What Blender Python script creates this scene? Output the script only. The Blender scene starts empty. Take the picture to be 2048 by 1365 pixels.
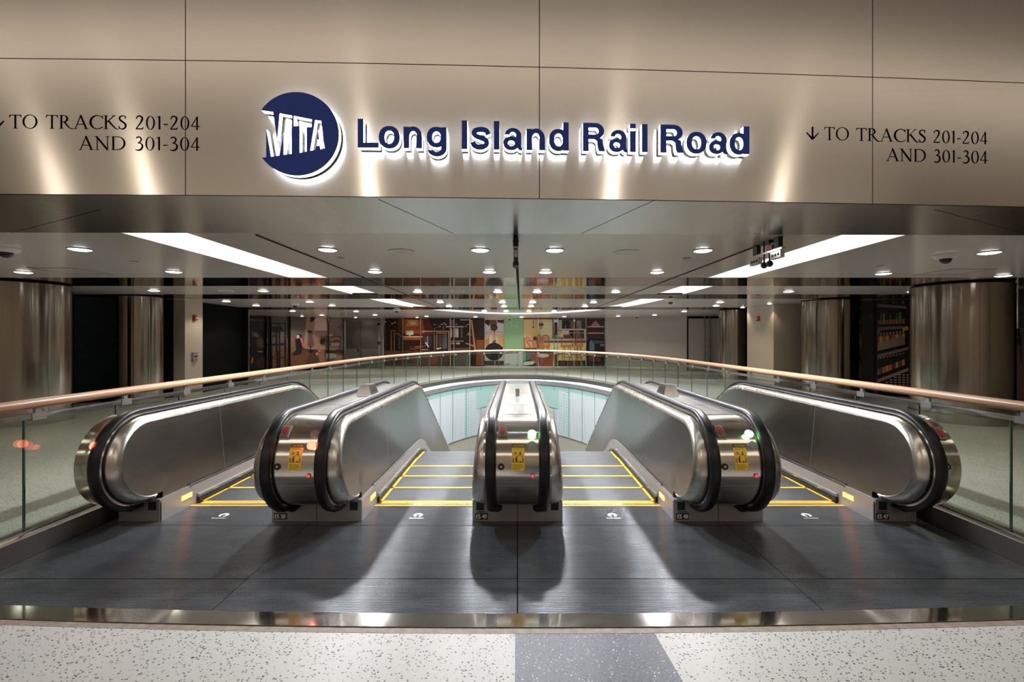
import bpy, bmesh, math, random
from mathutils import Vector, geometry
random.seed(7)
C = bpy.context.scene.collection
SC = bpy.context.scene
PI = math.pi

# ------------------------------------------------------------------ camera, world, exposure
EYE = 1.55                                  # camera height in metres
FPX = 910.0                                 # focal length in pixels of the 2048 x 1365 frame
VX, VY = 1035.0, 677.0                      # where straight ahead lands in the frame
cam_d = bpy.data.cameras.new('camera')
cam_d.sensor_width = 36.0
cam_d.lens = FPX / 2048 * 36.0
cam_d.shift_x = -(VX - 1024) / 2048
cam_d.shift_y = (VY - 682.5) / 2048
cam_d.clip_start = 0.05
cam = bpy.data.objects.new('camera', cam_d)
C.objects.link(cam)
cam.location = (0, 0, EYE)
cam.rotation_euler = (PI / 2, 0, 0)
SC.camera = cam
w = bpy.data.worlds.new('world')
SC.world = w
w.use_nodes = True
w.node_tree.nodes['Background'].inputs[0].default_value = (1.0, 0.93, 0.85, 1)
w.node_tree.nodes['Background'].inputs[1].default_value = 0.03
SC.view_settings.view_transform = 'Standard'
SC.view_settings.look = 'None'
SC.view_settings.gamma = 1.0
SC.view_settings.use_curve_mapping = False
SC.view_settings.exposure = 0.2
SC.cycles.use_denoising = True
SC.cycles.max_bounces = 9
SC.cycles.glossy_bounces = 5
SC.cycles.diffuse_bounces = 4
SC.cycles.transparent_max_bounces = 16
SC.cycles.sample_clamp_indirect = 4.0
SC.cycles.sample_clamp_direct = 0.0
SC.cycles.caustics_reflective = False
SC.cycles.caustics_refractive = False

P_CENTRE, P_AISLE, P_HALL, P_FILL = 480.0, 52.0, 160.0, 1.35   # lamp powers in watts; the last is the added fill panels' glow
COL_CENTRE, COL_AISLE, COL_HALL = (0.965, 0.97, 1.0), (1.0, 0.87, 0.70), (1.0, 0.91, 0.80)

CEIL = 2.57
HALLZ = 5.2

def on_z(px, py, z):
    Y = (z - EYE) * FPX / (VY - py)
    return ((px - VX) * Y / FPX, Y, z)

# ------------------------------------------------------------------ materials
def s2l(c):
    c /= 255.0
    return c / 12.92 if c <= 0.04045 else ((c + 0.055) / 1.055) ** 2.4

def rgb(r, g, b, k=1.0):
    return (min(1, s2l(r) * k), min(1, s2l(g) * k), min(1, s2l(b) * k), 1)

def new_mat(name):
    m = bpy.data.materials.new(name)
    m.use_nodes = True
    nt = m.node_tree
    return m, nt, nt.nodes['Principled BSDF']

def add(nt, kind, **kw):
    n = nt.nodes.new(kind)
    for k, v in kw.items():
        setattr(n, k, v)
    return n

def plain(name, col, rough=0.5, metal=0.0, spec=0.5, noise=0.0, scale=20):
    m, nt, b = new_mat(name)
    b.inputs['Base Color'].default_value = col
    b.inputs['Roughness'].default_value = rough
    b.inputs['Metallic'].default_value = metal
    b.inputs['Specular IOR Level'].default_value = spec
    if noise:
        tc = add(nt, 'ShaderNodeTexCoord')
        n = add(nt, 'ShaderNodeTexNoise')
        n.inputs['Scale'].default_value = scale
        n.inputs['Detail'].default_value = 4
        nt.links.new(tc.outputs['Object'], n.inputs['Vector'])
        r = add(nt, 'ShaderNodeMapRange')
        r.inputs['To Min'].default_value = 1 - noise
        r.inputs['To Max'].default_value = 1 + noise
        nt.links.new(n.outputs['Fac'], r.inputs['Value'])
        mx = add(nt, 'ShaderNodeVectorMath', operation='SCALE')
        mx.inputs[0].default_value = col[:3]
        nt.links.new(r.outputs[0], mx.inputs['Scale'])
        nt.links.new(mx.outputs[0], b.inputs['Base Color'])
    return m

def steel(name, col, rough=0.25, aniso=0.0, tangent=None, stretch=(1, 1, 1), amount=0.08, scale=6):
    """stainless steel: metallic, roughness broken up by a stretched noise, optional brushed anisotropy"""
    m, nt, b = new_mat(name)
    b.inputs['Base Color'].default_value = col
    b.inputs['Metallic'].default_value = 1.0
    tc = add(nt, 'ShaderNodeTexCoord')
    mp = add(nt, 'ShaderNodeMapping')
    mp.inputs['Scale'].default_value = stretch
    n = add(nt, 'ShaderNodeTexNoise')
    n.inputs['Scale'].default_value = scale
    n.inputs['Detail'].default_value = 5
    nt.links.new(tc.outputs['Object'], mp.inputs['Vector'])
    nt.links.new(mp.outputs[0], n.inputs['Vector'])
    r = add(nt, 'ShaderNodeMapRange')
    r.inputs['To Min'].default_value = max(0.02, rough - amount)
    r.inputs['To Max'].default_value = rough + amount
    nt.links.new(n.outputs['Fac'], r.inputs['Value'])
    nt.links.new(r.outputs[0], b.inputs['Roughness'])
    if aniso:
        b.inputs['Anisotropic'].default_value = aniso
        cx = add(nt, 'ShaderNodeCombineXYZ')
        for i in range(3):
            cx.inputs[i].default_value = tangent[i]
        nt.links.new(cx.outputs[0], b.inputs['Tangent'])
    return m

def glow(name, col, strength):
    m, nt, b = new_mat(name)
    b.inputs['Base Color'].default_value = col
    b.inputs['Emission Color'].default_value = col
    b.inputs['Emission Strength'].default_value = strength
    return m

def thin_glass(name, tint):
    m, nt, b = new_mat(name)
    nt.nodes.remove(b)
    out = nt.nodes['Material Output']
    t = add(nt, 'ShaderNodeBsdfTransparent')
    t.inputs[0].default_value = tint
    g = add(nt, 'ShaderNodeBsdfGlossy')
    g.inputs['Roughness'].default_value = 0.01
    lw = add(nt, 'ShaderNodeLayerWeight')
    lw.inputs['Blend'].default_value = 0.5
    pw = add(nt, 'ShaderNodeMath', operation='POWER')
    pw.inputs[1].default_value = 5.0
    nt.links.new(lw.outputs['Facing'], pw.inputs[0])
    f = add(nt, 'ShaderNodeMath', operation='MULTIPLY_ADD')
    f.inputs[1].default_value = 0.9
    f.inputs[2].default_value = 0.035
    nt.links.new(pw.outputs[0], f.inputs[0])
    mx = add(nt, 'ShaderNodeMixShader')
    nt.links.new(f.outputs[0], mx.inputs[0])
    nt.links.new(t.outputs[0], mx.inputs[1])
    nt.links.new(g.outputs[0], mx.inputs[2])
    nt.links.new(mx.outputs[0], out.inputs['Surface'])
    return m

def terrazzo(name, base, chips, rough, scale, second=None):
    m, nt, b = new_mat(name)
    tc = add(nt, 'ShaderNodeTexCoord')
    nz = add(nt, 'ShaderNodeTexNoise')
    nz.inputs['Scale'].default_value = 90
    wob = add(nt, 'ShaderNodeVectorMath', operation='MULTIPLY_ADD')
    wob.inputs[1].default_value = (0.012, 0.012, 0)
    nt.links.new(tc.outputs['Object'], nz.inputs['Vector'])
    nt.links.new(nz.outputs['Color'], wob.inputs[0])
    nt.links.new(tc.outputs['Object'], wob.inputs[2])
    col = None
    prev = base
    for i, (cc, sc_, thr, keep) in enumerate(chips):
        v = add(nt, 'ShaderNodeTexVoronoi')
        v.inputs['Scale'].default_value = sc_
        mp = add(nt, 'ShaderNodeMapping')
        mp.inputs['Location'].default_value = (i * 3.7, i * 1.3, 0)
        mp.inputs['Rotation'].default_value = (0, 0, 0.5 + i)
        mp.inputs['Scale'].default_value = (1.0, 1.35, 1)
        nt.links.new(wob.outputs[0], mp.inputs['Vector'])
        nt.links.new(mp.outputs[0], v.inputs['Vector'])
        lt = add(nt, 'ShaderNodeMath', operation='LESS_THAN')
        lt.inputs[1].default_value = thr
        nt.links.new(v.outputs['Distance'], lt.inputs[0])
        sp = add(nt, 'ShaderNodeSeparateColor')
        nt.links.new(v.outputs['Color'], sp.inputs[0])
        k = add(nt, 'ShaderNodeMath', operation='LESS_THAN')
        k.inputs[1].default_value = keep
        nt.links.new(sp.outputs[0], k.inputs[0])
        mu = add(nt, 'ShaderNodeMath', operation='MULTIPLY')
        nt.links.new(lt.outputs[0], mu.inputs[0])
        nt.links.new(k.outputs[0], mu.inputs[1])
        mx = add(nt, 'ShaderNodeMix', data_type='RGBA')
        nt.links.new(mu.outputs[0], mx.inputs['Factor'])
        if col is None:
            mx.inputs['A'].default_value = base
        else:
            nt.links.new(col, mx.inputs['A'])
        mx.inputs['B'].default_value = cc
        col = mx.outputs['Result']
    nt.links.new(col, b.inputs['Base Color'])
    b.inputs['Roughness'].default_value = rough
    b.inputs['Specular IOR Level'].default_value = 0.25
    return m

def ribbed(name, col, axis, pitch, rough, metal=0.85, aniso=0.6, tangent=(0, 1, 0), strength=0.5):
    """grooved aluminium: a wave bump across the given axis and worn patches in the gloss"""
    m, nt, b = new_mat(name)
    tc = add(nt, 'ShaderNodeTexCoord')
    sx = add(nt, 'ShaderNodeSeparateXYZ')
    nt.links.new(tc.outputs['Object'], sx.inputs[0])
    mu = add(nt, 'ShaderNodeMath', operation='MULTIPLY')
    mu.inputs[1].default_value = 2 * PI / pitch
    nt.links.new(sx.outputs[axis], mu.inputs[0])
    sn = add(nt, 'ShaderNodeMath', operation='SINE')
    nt.links.new(mu.outputs[0], sn.inputs[0])
    bp = add(nt, 'ShaderNodeBump')
    bp.inputs['Strength'].default_value = strength
    bp.inputs['Distance'].default_value = 0.002
    nt.links.new(sn.outputs[0], bp.inputs['Height'])
    nt.links.new(bp.outputs[0], b.inputs['Normal'])
    n = add(nt, 'ShaderNodeTexNoise')
    n.inputs['Scale'].default_value = 3.5
    n.inputs['Detail'].default_value = 6
    n.inputs['Roughness'].default_value = 0.65
    mp = add(nt, 'ShaderNodeMapping')
    mp.inputs['Scale'].default_value = (0.8, 2.6, 1)
    nt.links.new(tc.outputs['Object'], mp.inputs['Vector'])
    nt.links.new(mp.outputs[0], n.inputs['Vector'])
    r = add(nt, 'ShaderNodeMapRange')
    r.inputs['From Min'].default_value = 0.3
    r.inputs['From Max'].default_value = 0.7
    r.inputs['To Min'].default_value = 0.72
    r.inputs['To Max'].default_value = 1.3
    nt.links.new(n.outputs['Fac'], r.inputs['Value'])
    # groove bottoms are coloured darker than the crests
    g = add(nt, 'ShaderNodeMapRange')
    g.inputs['From Min'].default_value = -1
    g.inputs['From Max'].default_value = 0.4
    g.inputs['To Min'].default_value = 0.35
    g.inputs['To Max'].default_value = 1.0
    nt.links.new(sn.outputs[0], g.inputs['Value'])
    pr = add(nt, 'ShaderNodeMath', operation='MULTIPLY')
    nt.links.new(r.outputs[0], pr.inputs[0])
    nt.links.new(g.outputs[0], pr.inputs[1])
    mx = add(nt, 'ShaderNodeVectorMath', operation='SCALE')
    mx.inputs[0].default_value = col[:3]
    nt.links.new(pr.outputs[0], mx.inputs['Scale'])
    nt.links.new(mx.outputs[0], b.inputs['Base Color'])
    b.inputs['Roughness'].default_value = rough
    b.inputs['Metallic'].default_value = metal
    if aniso:
        b.inputs['Anisotropic'].default_value = aniso
        cx = add(nt, 'ShaderNodeCombineXYZ')
        for i in range(3):
            cx.inputs[i].default_value = tangent[i]
        nt.links.new(cx.outputs[0], b.inputs['Tangent'])
    return m

M = {}
M['fascia'] = steel('brushed_fascia_steel', (0.68, 0.61, 0.53, 1), 0.20, 0.96, (0, 0, 1), (0.3, 1, 14), 0.025, 8)
M['fascia'].node_tree.nodes['Principled BSDF'].inputs['Metallic'].default_value = 0.88
M['soffit'] = steel('polished_soffit_steel', (0.46, 0.44, 0.42, 1), 0.20, 0.7, (0, 1, 0), (14, 0.4, 1), 0.04, 3)
M['band'] = steel('polished_ceiling_steel', (0.42, 0.39, 0.37, 1), 0.07, 0, None, (1, 1, 1), 0.02)
M['panel'] = steel('brushed_balustrade_steel', (0.31, 0.285, 0.265, 1), 0.18, 0.90, (0, 0, 1), (1, 0.5, 10), 0.03, 5)
M['rim'] = steel('rim_steel', (0.56, 0.525, 0.475, 1), 0.27, 0, None, (1, 1, 1), 0.05)
M['nose'] = steel('newel_steel', (0.72, 0.67, 0.60, 1), 0.15, 0.6, (1, 0, 0), (0.5, 1, 12), 0.03, 6)
M['deck'] = steel('deck_steel', (0.50, 0.48, 0.46, 1), 0.24, 0, None, (10, 0.6, 1), 0.06, 5)
M['skirt'] = steel('skirt_steel', (0.46, 0.425, 0.395, 1), 0.36, 0, None, (1, 1, 1), 0.05)
M['skirt'].node_tree.nodes['Principled BSDF'].inputs['Metallic'].default_value = 0.75
M['bright'] = steel('bright_steel', (0.72, 0.71, 0.69, 1), 0.16)
M['strip'] = steel('threshold_steel', (0.50, 0.475, 0.45, 1), 0.09, 0, None, (1, 1, 1), 0.04, 9)
M['column'] = steel('column_steel', (0.34, 0.30, 0.25, 1), 0.14, 0.85, (0, 0, 1), (16, 16, 0.1), 0.07, 3)
M['edge'] = steel('well_edge_steel', (0.25, 0.26, 0.245, 1), 0.5, 0, None, (1, 1, 1), 0.05)
M['shoe'] = steel('dark_base_steel', (0.20, 0.18, 0.165, 1), 0.34, 0, None, (1, 1, 1), 0.05)
M['doorsteel'] = steel('door_steel', (0.46, 0.43, 0.40, 1), 0.30, 0, None, (1, 1, 1), 0.03, 2)
M['rubber'] = plain('black_rubber', (0.008, 0.008, 0.009, 1), 0.36, 0, 0.35)
M['black'] = plain('black_paint', (0.010, 0.010, 0.011, 1), 0.45)
M['gap'] = plain('dark_gap', (0.01, 0.01, 0.01, 1), 0.8, 0, 0.1)
M['ceil'] = plain('glossy_ceiling_panel', (0.86, 0.83, 0.81, 1), 0.17, 0, 0.75)
M['hallceil'] = plain('hall_ceiling', (0.62, 0.58, 0.54, 1), 0.6)
M['slotwall'] = plain('white_light_well', (0.86, 0.85, 0.82, 1), 0.7)
M['slotlight'] = glow('slot_lamp', (1.0, 0.98, 0.95, 1), 3.6)
M['lamp'] = glow('downlight_lens', (1.0, 0.98, 0.96, 1), 18.0)
M['panelglow'] = glow('hall_fill_panel', (1.0, 0.90, 0.79, 1), P_FILL)
M['lampwarm'] = glow('warm_downlight_lens', (1.0, 0.95, 0.85, 1), 6.0)
M['white'] = plain('white_paint', (0.80, 0.78, 0.76, 1), 0.3)
M['beige'] = plain('beige_wall', (0.52, 0.45, 0.375, 1), 0.5, 0, 0.4, 0.03, 3)
M['hoard'] = plain('grey_white_hoarding', (0.62, 0.575, 0.555, 1), 0.6, 0, 0.3, 0.02, 2)
M['dark'] = plain('unlit_shop_dark', (0.006, 0.007, 0.007, 1), 0.85, 0, 0.08)
M['teal'] = plain('dark_teal_grille', (0.007, 0.020, 0.020, 1), 0.5, 0, 0.25)
M['wood'] = plain('beech_handrail', (0.44, 0.255, 0.15, 1), 0.36, 0, 0.5, 0.10, 5)
M['glass'] = thin_glass('railing_glass', (0.86, 0.90, 0.85, 1))
M['glassedge'] = plain('glass_edge', (0.05, 0.10, 0.085, 1), 0.1)
M['terrazzo'] = terrazzo('cream_terrazzo', (0.385, 0.375, 0.352, 1), [((0.24, 0.225, 0.19, 1), 80, 0.20, 0.4), ((0.016, 0.016, 0.015, 1), 50, 0.24, 0.60), ((0.045, 0.038, 0.028, 1), 37, 0.19, 0.6), ((0.012, 0.012, 0.012, 1), 70, 0.22, 0.22)], 0.45, 50)
M['terrdark'] = terrazzo('slate_terrazzo', (0.075, 0.083, 0.10, 1), [((0.035, 0.038, 0.045, 1), 95, 0.42, 0.6), ((0.34, 0.36, 0.40, 1), 75, 0.24, 0.30), ((0.60, 0.60, 0.60, 1), 50, 0.17, 0.22)], 0.45, 50)
M['stone'] = plain('worn_stone_edge', (0.20, 0.165, 0.13, 1), 0.6, 0, 0.3, 0.6, 22)
M['plate'] = ribbed('ribbed_landing_aluminium', (0.098, 0.108, 0.118, 1), 1, 0.0125, 0.27, 0.42, 0.90, (0, 1, 0), 0.7)
M['tread'] = ribbed('ribbed_step_aluminium', (0.088, 0.094, 0.098, 1), 0, 0.0095, 0.38, 0.8, 0.4, (0, 1, 0))
M['yellow'] = plain('yellow_demarcation', (0.60, 0.345, 0.032, 1), 0.5, 0, 0.3, 0.12, 30)
M['signyellow'] = plain('sign_yellow', (0.83, 0.53, 0.04, 1), 0.4)
M['blue'] = plain('sign_blue', (0.012, 0.045, 0.30, 1), 0.4, 0, 0.3)
M['halo'] = glow('backlit_acrylic', (0.80, 0.88, 1.0, 1), 13.0)
M['ink'] = plain('black_lettering', (0.006, 0.004, 0.003, 1), 0.9, 0, 0.0)
M['red'] = plain('red_plastic', (0.42, 0.045, 0.03, 1), 0.35)
M['redlight'] = glow('red_stop_light', (1.0, 0.13, 0.07, 1), 3.4)
M['redled'] = glow('red_indicator', (0.9, 0.03, 0.06, 1), 1.6)
M['greenlight'] = glow('green_go_light', (0.55, 1.0, 0.55, 1), 5.0)
M['orange'] = glow('orange_comb_light', (1.0, 0.30, 0.07, 1), 3.6)
M['lens'] = plain('grey_lens', (0.20, 0.20, 0.20, 1), 0.25)
M['cover'] = plain('grey_cover', (0.26, 0.24, 0.22, 1), 0.2, 0.3)
M['mint'] = plain('mint_mural', (0.15, 0.235, 0.21, 1), 0.4)
M['pale'] = plain('pale_mural', (0.25, 0.275, 0.28, 1), 0.4)
M['inkmint'] = plain('mint_line', (0.185, 0.245, 0.235, 1), 0.4)
M['shaft'] = plain('olive_shaft_wall', (0.19, 0.185, 0.15, 1), 0.5)
M['dome'] = plain('smoked_dome', (0.015, 0.015, 0.015, 1), 0.08)
M['grey'] = plain('grey_plastic', (0.30, 0.29, 0.27, 1), 0.4)
_cm = {}
GAIN = 1.75
def colour(r, g, b, k=1.0, rough=0.35):
    key = (r, g, b, k, rough)
    if key not in _cm:
        _cm[key] = plain('print_%02x%02x%02x' % (r, g, b), rgb(r, g, b, GAIN * k), rough, 0, 0.4)
    return _cm[key]

# ------------------------------------------------------------------ mesh builder and object helpers
ORIGIN = {}

class MB:
    def __init__(s):
        s.v, s.f, s.m, s.cur = [], [], [], 0
    def face(s, pts, m=None):
        b = len(s.v)
        s.v += [tuple(p) for p in pts]
        s.f.append(tuple(range(b, b + len(pts))))
        s.m.append(s.cur if m is None else m)
    def grid(s, rows, closed_u=False, closed_v=False, m=None):
        """rows of points joined into quads"""
        b = len(s.v)
        nr, nc = len(rows), len(rows[0])
        for r in rows:
            s.v += [tuple(p) for p in r]
        for i in range(nr if closed_v else nr - 1):
            for j in range(nc if closed_u else nc - 1):
                i2, j2 = (i + 1) % nr, (j + 1) % nc
                s.f.append((b + i * nc + j, b + i * nc + j2, b + i2 * nc + j2, b + i2 * nc + j))
                s.m.append(s.cur if m is None else m)
    def box(s, x0, y0, z0, x1, y1, z1, m=None):
        b = len(s.v)
        s.v += [(x, y, z) for z in (z0, z1) for y in (y0, y1) for x in (x0, x1)]
        for q in ((0, 2, 3, 1), (4, 5, 7, 6), (0, 1, 5, 4), (2, 6, 7, 3), (0, 4, 6, 2), (1, 3, 7, 5)):
            s.f.append(tuple(b + i for i in q))
            s.m.append(s.cur if m is None else m)
    def prism(s, loops, fn, w0, w1, m=None, caps=(1, 1)):
        """extrude 2D loops (outer first, then holes); fn maps (u, v, w) to a point"""
        vs = [[Vector((p[0], p[1], 0)) for p in l] for l in loops]
        tris = geometry.tessellate_polygon(vs)
        flat = [p for l in loops for p in l]
        b = len(s.v)
        n = len(flat)
        s.v += [tuple(fn(p[0], p[1], w0)) for p in flat] + [tuple(fn(p[0], p[1], w1)) for p in flat]
        mm = s.cur if m is None else m
        for t in tris:
            if caps[1]:
                s.f.append((b + n + t[0], b + n + t[1], b + n + t[2])); s.m.append(mm)
            if caps[0]:
                s.f.append((b + t[2], b + t[1], b + t[0])); s.m.append(mm)
        o = 0
        for l in loops:
            k = len(l)
            for i in range(k):
                j = (i + 1) % k
                s.f.append((b + o + i, b + o + j, b + n + o + j, b + n + o + i)); s.m.append(mm)
            o += k
    def cyl(s, p0, p1, r0, r1=None, n=24, caps=True, m=None):
        r1 = r0 if r1 is None else r1
        a, c = Vector(p0), Vector(p1)
        d = (c - a).normalized()
        u = d.orthogonal().normalized()
        t = d.cross(u)
        R = [[p + (u * math.cos(2 * PI * i / n) + t * math.sin(2 * PI * i / n)) * r for i in range(n)] for p, r in ((a, r0), (c, r1))]
        s.grid(R, closed_u=True, m=m)
        if caps:
            s.face(R[0][::-1], m); s.face(R[1], m)
    def lathe(s, prof, c, n=32, m=None):
        """prof: (radius, z) from one end to the other, about a vertical axis"""
        s.grid([[(c[0] + r * math.cos(2 * PI * i / n), c[1] + r * math.sin(2 * PI * i / n), c[2] + z) for i in range(n)] for r, z in prof], closed_u=True, m=m)
    def ball(s, c, r, n=16, m=None):
        s.lathe([(max(1e-4, r * math.sin(PI * k / 10)), -r * math.cos(PI * k / 10)) for k in range(11)], c, n, m)
    def build(s, name, mats, parent=None, smooth=None, fix=True, kind=None, label=None):
        me = bpy.data.meshes.new(name)
        o0 = ORIGIN.get(parent.name, (0, 0, 0)) if parent else (0, 0, 0)
        me.from_pydata([(v[0] - o0[0], v[1] - o0[1], v[2] - o0[2]) for v in s.v], [], s.f)
        for mm in (mats if isinstance(mats, (list, tuple)) else [mats]):
            me.materials.append(mm)
        me.polygons.foreach_set('material_index', s.m)
        if fix:
            bm = bmesh.new(); bm.from_mesh(me)
            bmesh.ops.remove_doubles(bm, verts=bm.verts, dist=1e-5)
            bmesh.ops.recalc_face_normals(bm, faces=bm.faces)
            bm.to_mesh(me); bm.free()
        if smooth is not None:
            me.polygons.foreach_set('use_smooth', [True] * len(me.polygons))
            me.set_sharp_from_angle(angle=math.radians(smooth))
        me.update()
        o = bpy.data.objects.new(name, me)
        C.objects.link(o)
        if parent:
            o.parent = parent
        ORIGIN[o.name] = o0
        if kind:
            o['kind'] = kind
        if label:
            o['label'] = label
        return o

def thing(name, label, cat, loc, group=None, kind=None):
    o = bpy.data.objects.new(name, None)
    C.objects.link(o)
    o.empty_display_size = 0.1
    o.location = loc
    ORIGIN[o.name] = tuple(loc)
    if kind:
        o['kind'] = kind
    if label:
        o['label'] = label
    if cat:
        o['category'] = cat
    if group:
        o['group'] = group
    return o

def tag(o, label, cat, group=None):
    o['label'] = label; o['category'] = cat
    if group:
        o['group'] = group
    return o

def dup(root, loc, label=None):
    def cp(o, par):
        c = o.copy(); C.objects.link(c)
        c.parent = par
        for k in list(o.children):
            cp(k, c)
        return c
    r = cp(root, None)
    r.location = loc
    if label:
        r['label'] = label
    return r

_fontcache = {}
def text2d(txt, size, align='LEFT'):
    """built-in typeface turned into 2D triangles"""
    c = bpy.data.curves.new('lettering', 'FONT')
    c.body = txt; c.size = size; c.align_x = align; c.resolution_u = 3
    o = bpy.data.objects.new('lettering', c)
    C.objects.link(o)
    me = bpy.data.meshes.new_from_object(o.evaluated_get(bpy.context.evaluated_depsgraph_get()))
    vs = [(v.co.x, v.co.y) for v in me.vertices]
    fs = [tuple(p.vertices) for p in me.polygons]
    bpy.data.objects.remove(o); bpy.data.meshes.remove(me); bpy.data.curves.remove(c)
    return vs, fs

def put_text(mb, txt, size, fn, w, align='CENTER', m=None, sx=1.0, bold=0.0):
    vs, fs = text2d(txt, size, align)
    for n_, dx in enumerate((0,) if not bold else (-bold, bold)):
        b = len(mb.v)
        mb.v += [tuple(fn(x * sx + dx, y, w + 0.0003 * n_)) for x, y in vs]
        for f in fs:
            mb.f.append(tuple(b + i for i in f)); mb.m.append(mb.cur if m is None else m)

def spot(name, loc, power, col, size=2.5, blend=0.55, radius=0.07, parent=None, rot=(0, 0, 0)):
    l = bpy.data.lights.new(name, 'SPOT')
    l.energy = power; l.color = col; l.spot_size = size; l.spot_blend = blend; l.shadow_soft_size = radius
    o = bpy.data.objects.new(name, l)
    C.objects.link(o)
    o.rotation_euler = rot
    if parent:
        p0 = ORIGIN[parent.name]
        o.parent = parent
        o.location = (loc[0] - p0[0], loc[1] - p0[1], loc[2] - p0[2])
    else:
        o.location = loc
    return o

# ------------------------------------------------------------------ plan curves
def fascia_y(x):
    return 3.315 + 0.04 * (x - 0.1) + 0.0036 * x * x

def plate_y(x):
    return 2.555 + 0.0095 * x * x

RY0, RYC, RB = 2.50, 9.3, 8.2
def stadium(hw, dy=0.0, y0=RY0, n=64):
    """left side, round the far end, down the right side"""
    L = [(-hw, y0 + (RYC - y0) * i / 16) for i in range(16)]
    A = [(-hw * math.cos(PI * i / n), RYC + (RB + dy) * math.sin(PI * i / n)) for i in range(n + 1)]
    R = [(hw, RYC - (RYC - y0) * (i + 1) / 16) for i in range(16)]
    return L + A + R

def plan_normals(path):
    out = []
    for i in range(len(path)):
        a, b = path[max(0, i - 1)], path[min(len(path) - 1, i + 1)]
        d = Vector((b[0] - a[0], b[1] - a[1])).normalized()
        out.append((-d.y, d.x))          # outward, for a path going left side first
    return out

def plan_sweep(mb, path, section, closed=True, m=None):
    """section points (outward offset, z) carried along a plan curve"""
    ns = plan_normals(path)
    rows = [[(p[0] + n[0] * o, p[1] + n[1] * o, z) for o, z in section] for p, n in zip(path, ns)]
    mb.grid(rows, closed_u=closed, m=m)
    if closed:
        mb.face(rows[0][::-1], m); mb.face(rows[-1], m)

# ------------------------------------------------------------------ setting: floor
RAILW = 3.52
holeL = [p for p in stadium(RAILW - 0.07)]
mb = MB()
half = len(holeL) // 2
mb.face([(-15, RY0, 0)] + [(x, y, 0) for x, y in holeL[:half + 1]] + [(0, 28, 0), (-15, 28, 0)][0:2])
mb.face([(15, RY0, 0), (15, 28, 0), (0, 28, 0)] + [(x, y, 0) for x, y in holeL[half:]])
# the hall floor in front of the threshold, with one slate stripe let in
def front_y(x):
    return 2.385 + 0.0095 * x * x
xs = [-15, -10, -7, -5] + [-4 + 0.25 * i for i in range(16)] + [-0.012]
mb.face([(x, min(2.52, front_y(x)), 0) for x in xs] + [(-0.012, -9, 0), (-15, -9, 0)])
xs = [0.72] + [0.75 + 0.25 * i for i in range(14)] + [5, 7, 10, 15]
mb.face([(x, min(2.52, front_y(x)), 0) for x in xs] + [(15, -9, 0), (1.6, -9, 0)])
mb.face([(-0.012, front_y(0), 0), (0.35, front_y(0.35), 0), (0.72, front_y(0.72), 0), (1.6, -9, 0), (-0.012, -9, 0)], 1)
mb.build('floor', [M['terrazzo'], M['terrdark']], kind='structure', fix=False)

# threshold: polished steel nosing and worn stone edge, both following the shallow curve
def curve_strip(f0, f1, z, x0=-3.44, x1=3.44, n=46, h=0.02):
    m_ = MB()
    rows = []
    for i in range(n + 1):
        x = x0 + (x1 - x0) * i / n
        rows.append([(x, f0(x), z - h), (x, f0(x), z), (x, f1(x), z), (x, f1(x), z - h)])
    m_.grid(rows, closed_u=True)
    m_.face(rows[0]); m_.face(rows[-1][::-1])
    return m_
curve_strip(lambda x: front_y(x), lambda x: front_y(x) + 0.045, 0.001).build('trim_1', M['stone'], kind='structure')
curve_strip(lambda x: front_y(x) + 0.046, lambda x: plate_y(x) - 0.006, 0.006).build('trim_2', M['strip'], kind='structure')
mb = MB(); mb.box(-4.6, 2.40, -0.09, 4.6, 4.3, -0.05)
mb.build('trim_3', M['gap'], kind='structure')

# ------------------------------------------------------------------ setting: escalator well
mb = MB()
path = stadium(RAILW - 0.09, y0=4.5)
plan_sweep(mb, path, [(0.02, 0.02), (-0.02, 0.02), (-0.10, -0.05), (-0.11, -0.19), (0.02, -0.19)])
mb.build('trim_4', M['edge'], kind='structure', smooth=35)
mb = MB()
ell = [p for p in stadium(RAILW - 0.17, -0.08, 4.5)]
plan_sweep(mb, ell, [(0.0, -0.18), (0.0, -0.36)], closed=False, m=0)
plan_sweep(mb, ell, [(0.0, -0.36), (0.0, -1.98)], closed=False, m=1)
plan_sweep(mb, ell, [(0.04, -1.98), (0.04, -5.0)], closed=False, m=2)
# line ornaments printed on the pale wall: rope borders, leaf sprays, ruled lines and panel joints
cum = [0.0]
for a_, b_ in zip(ell, ell[1:]):
    cum.append(cum[-1] + math.dist(a_, b_))
TOT = cum[-1]
def wall_at(s, z, off=0.004):
    s = max(0, min(TOT - 1e-6, s))
    for i in range(len(cum) - 1):
        if cum[i + 1] >= s:
            t = (s - cum[i]) / (cum[i + 1] - cum[i])
            a_, b_ = ell[i], ell[i + 1]
            d = Vector((b_[0] - a_[0], b_[1] - a_[1])).normalized()
            return (a_[0] + (b_[0] - a_[0]) * t + d.y * off, a_[1] + (b_[1] - a_[1]) * t - d.x * off, z)
def wline(s0, z0, s1, z1, wdt, m, off=0.004):
    dx, dz = s1 - s0, z1 - z0
    L = math.hypot(dx, dz) or 1
    nx, nz = -dz / L * wdt / 2, dx / L * wdt / 2
    mb.face([wall_at(s0 + nx, z0 + nz, off), wall_at(s0 - nx, z0 - nz, off), wall_at(s1 - nx, z1 - nz, off), wall_at(s1 + nx, z1 + nz, off)], m)
mid = TOT / 2
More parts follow.
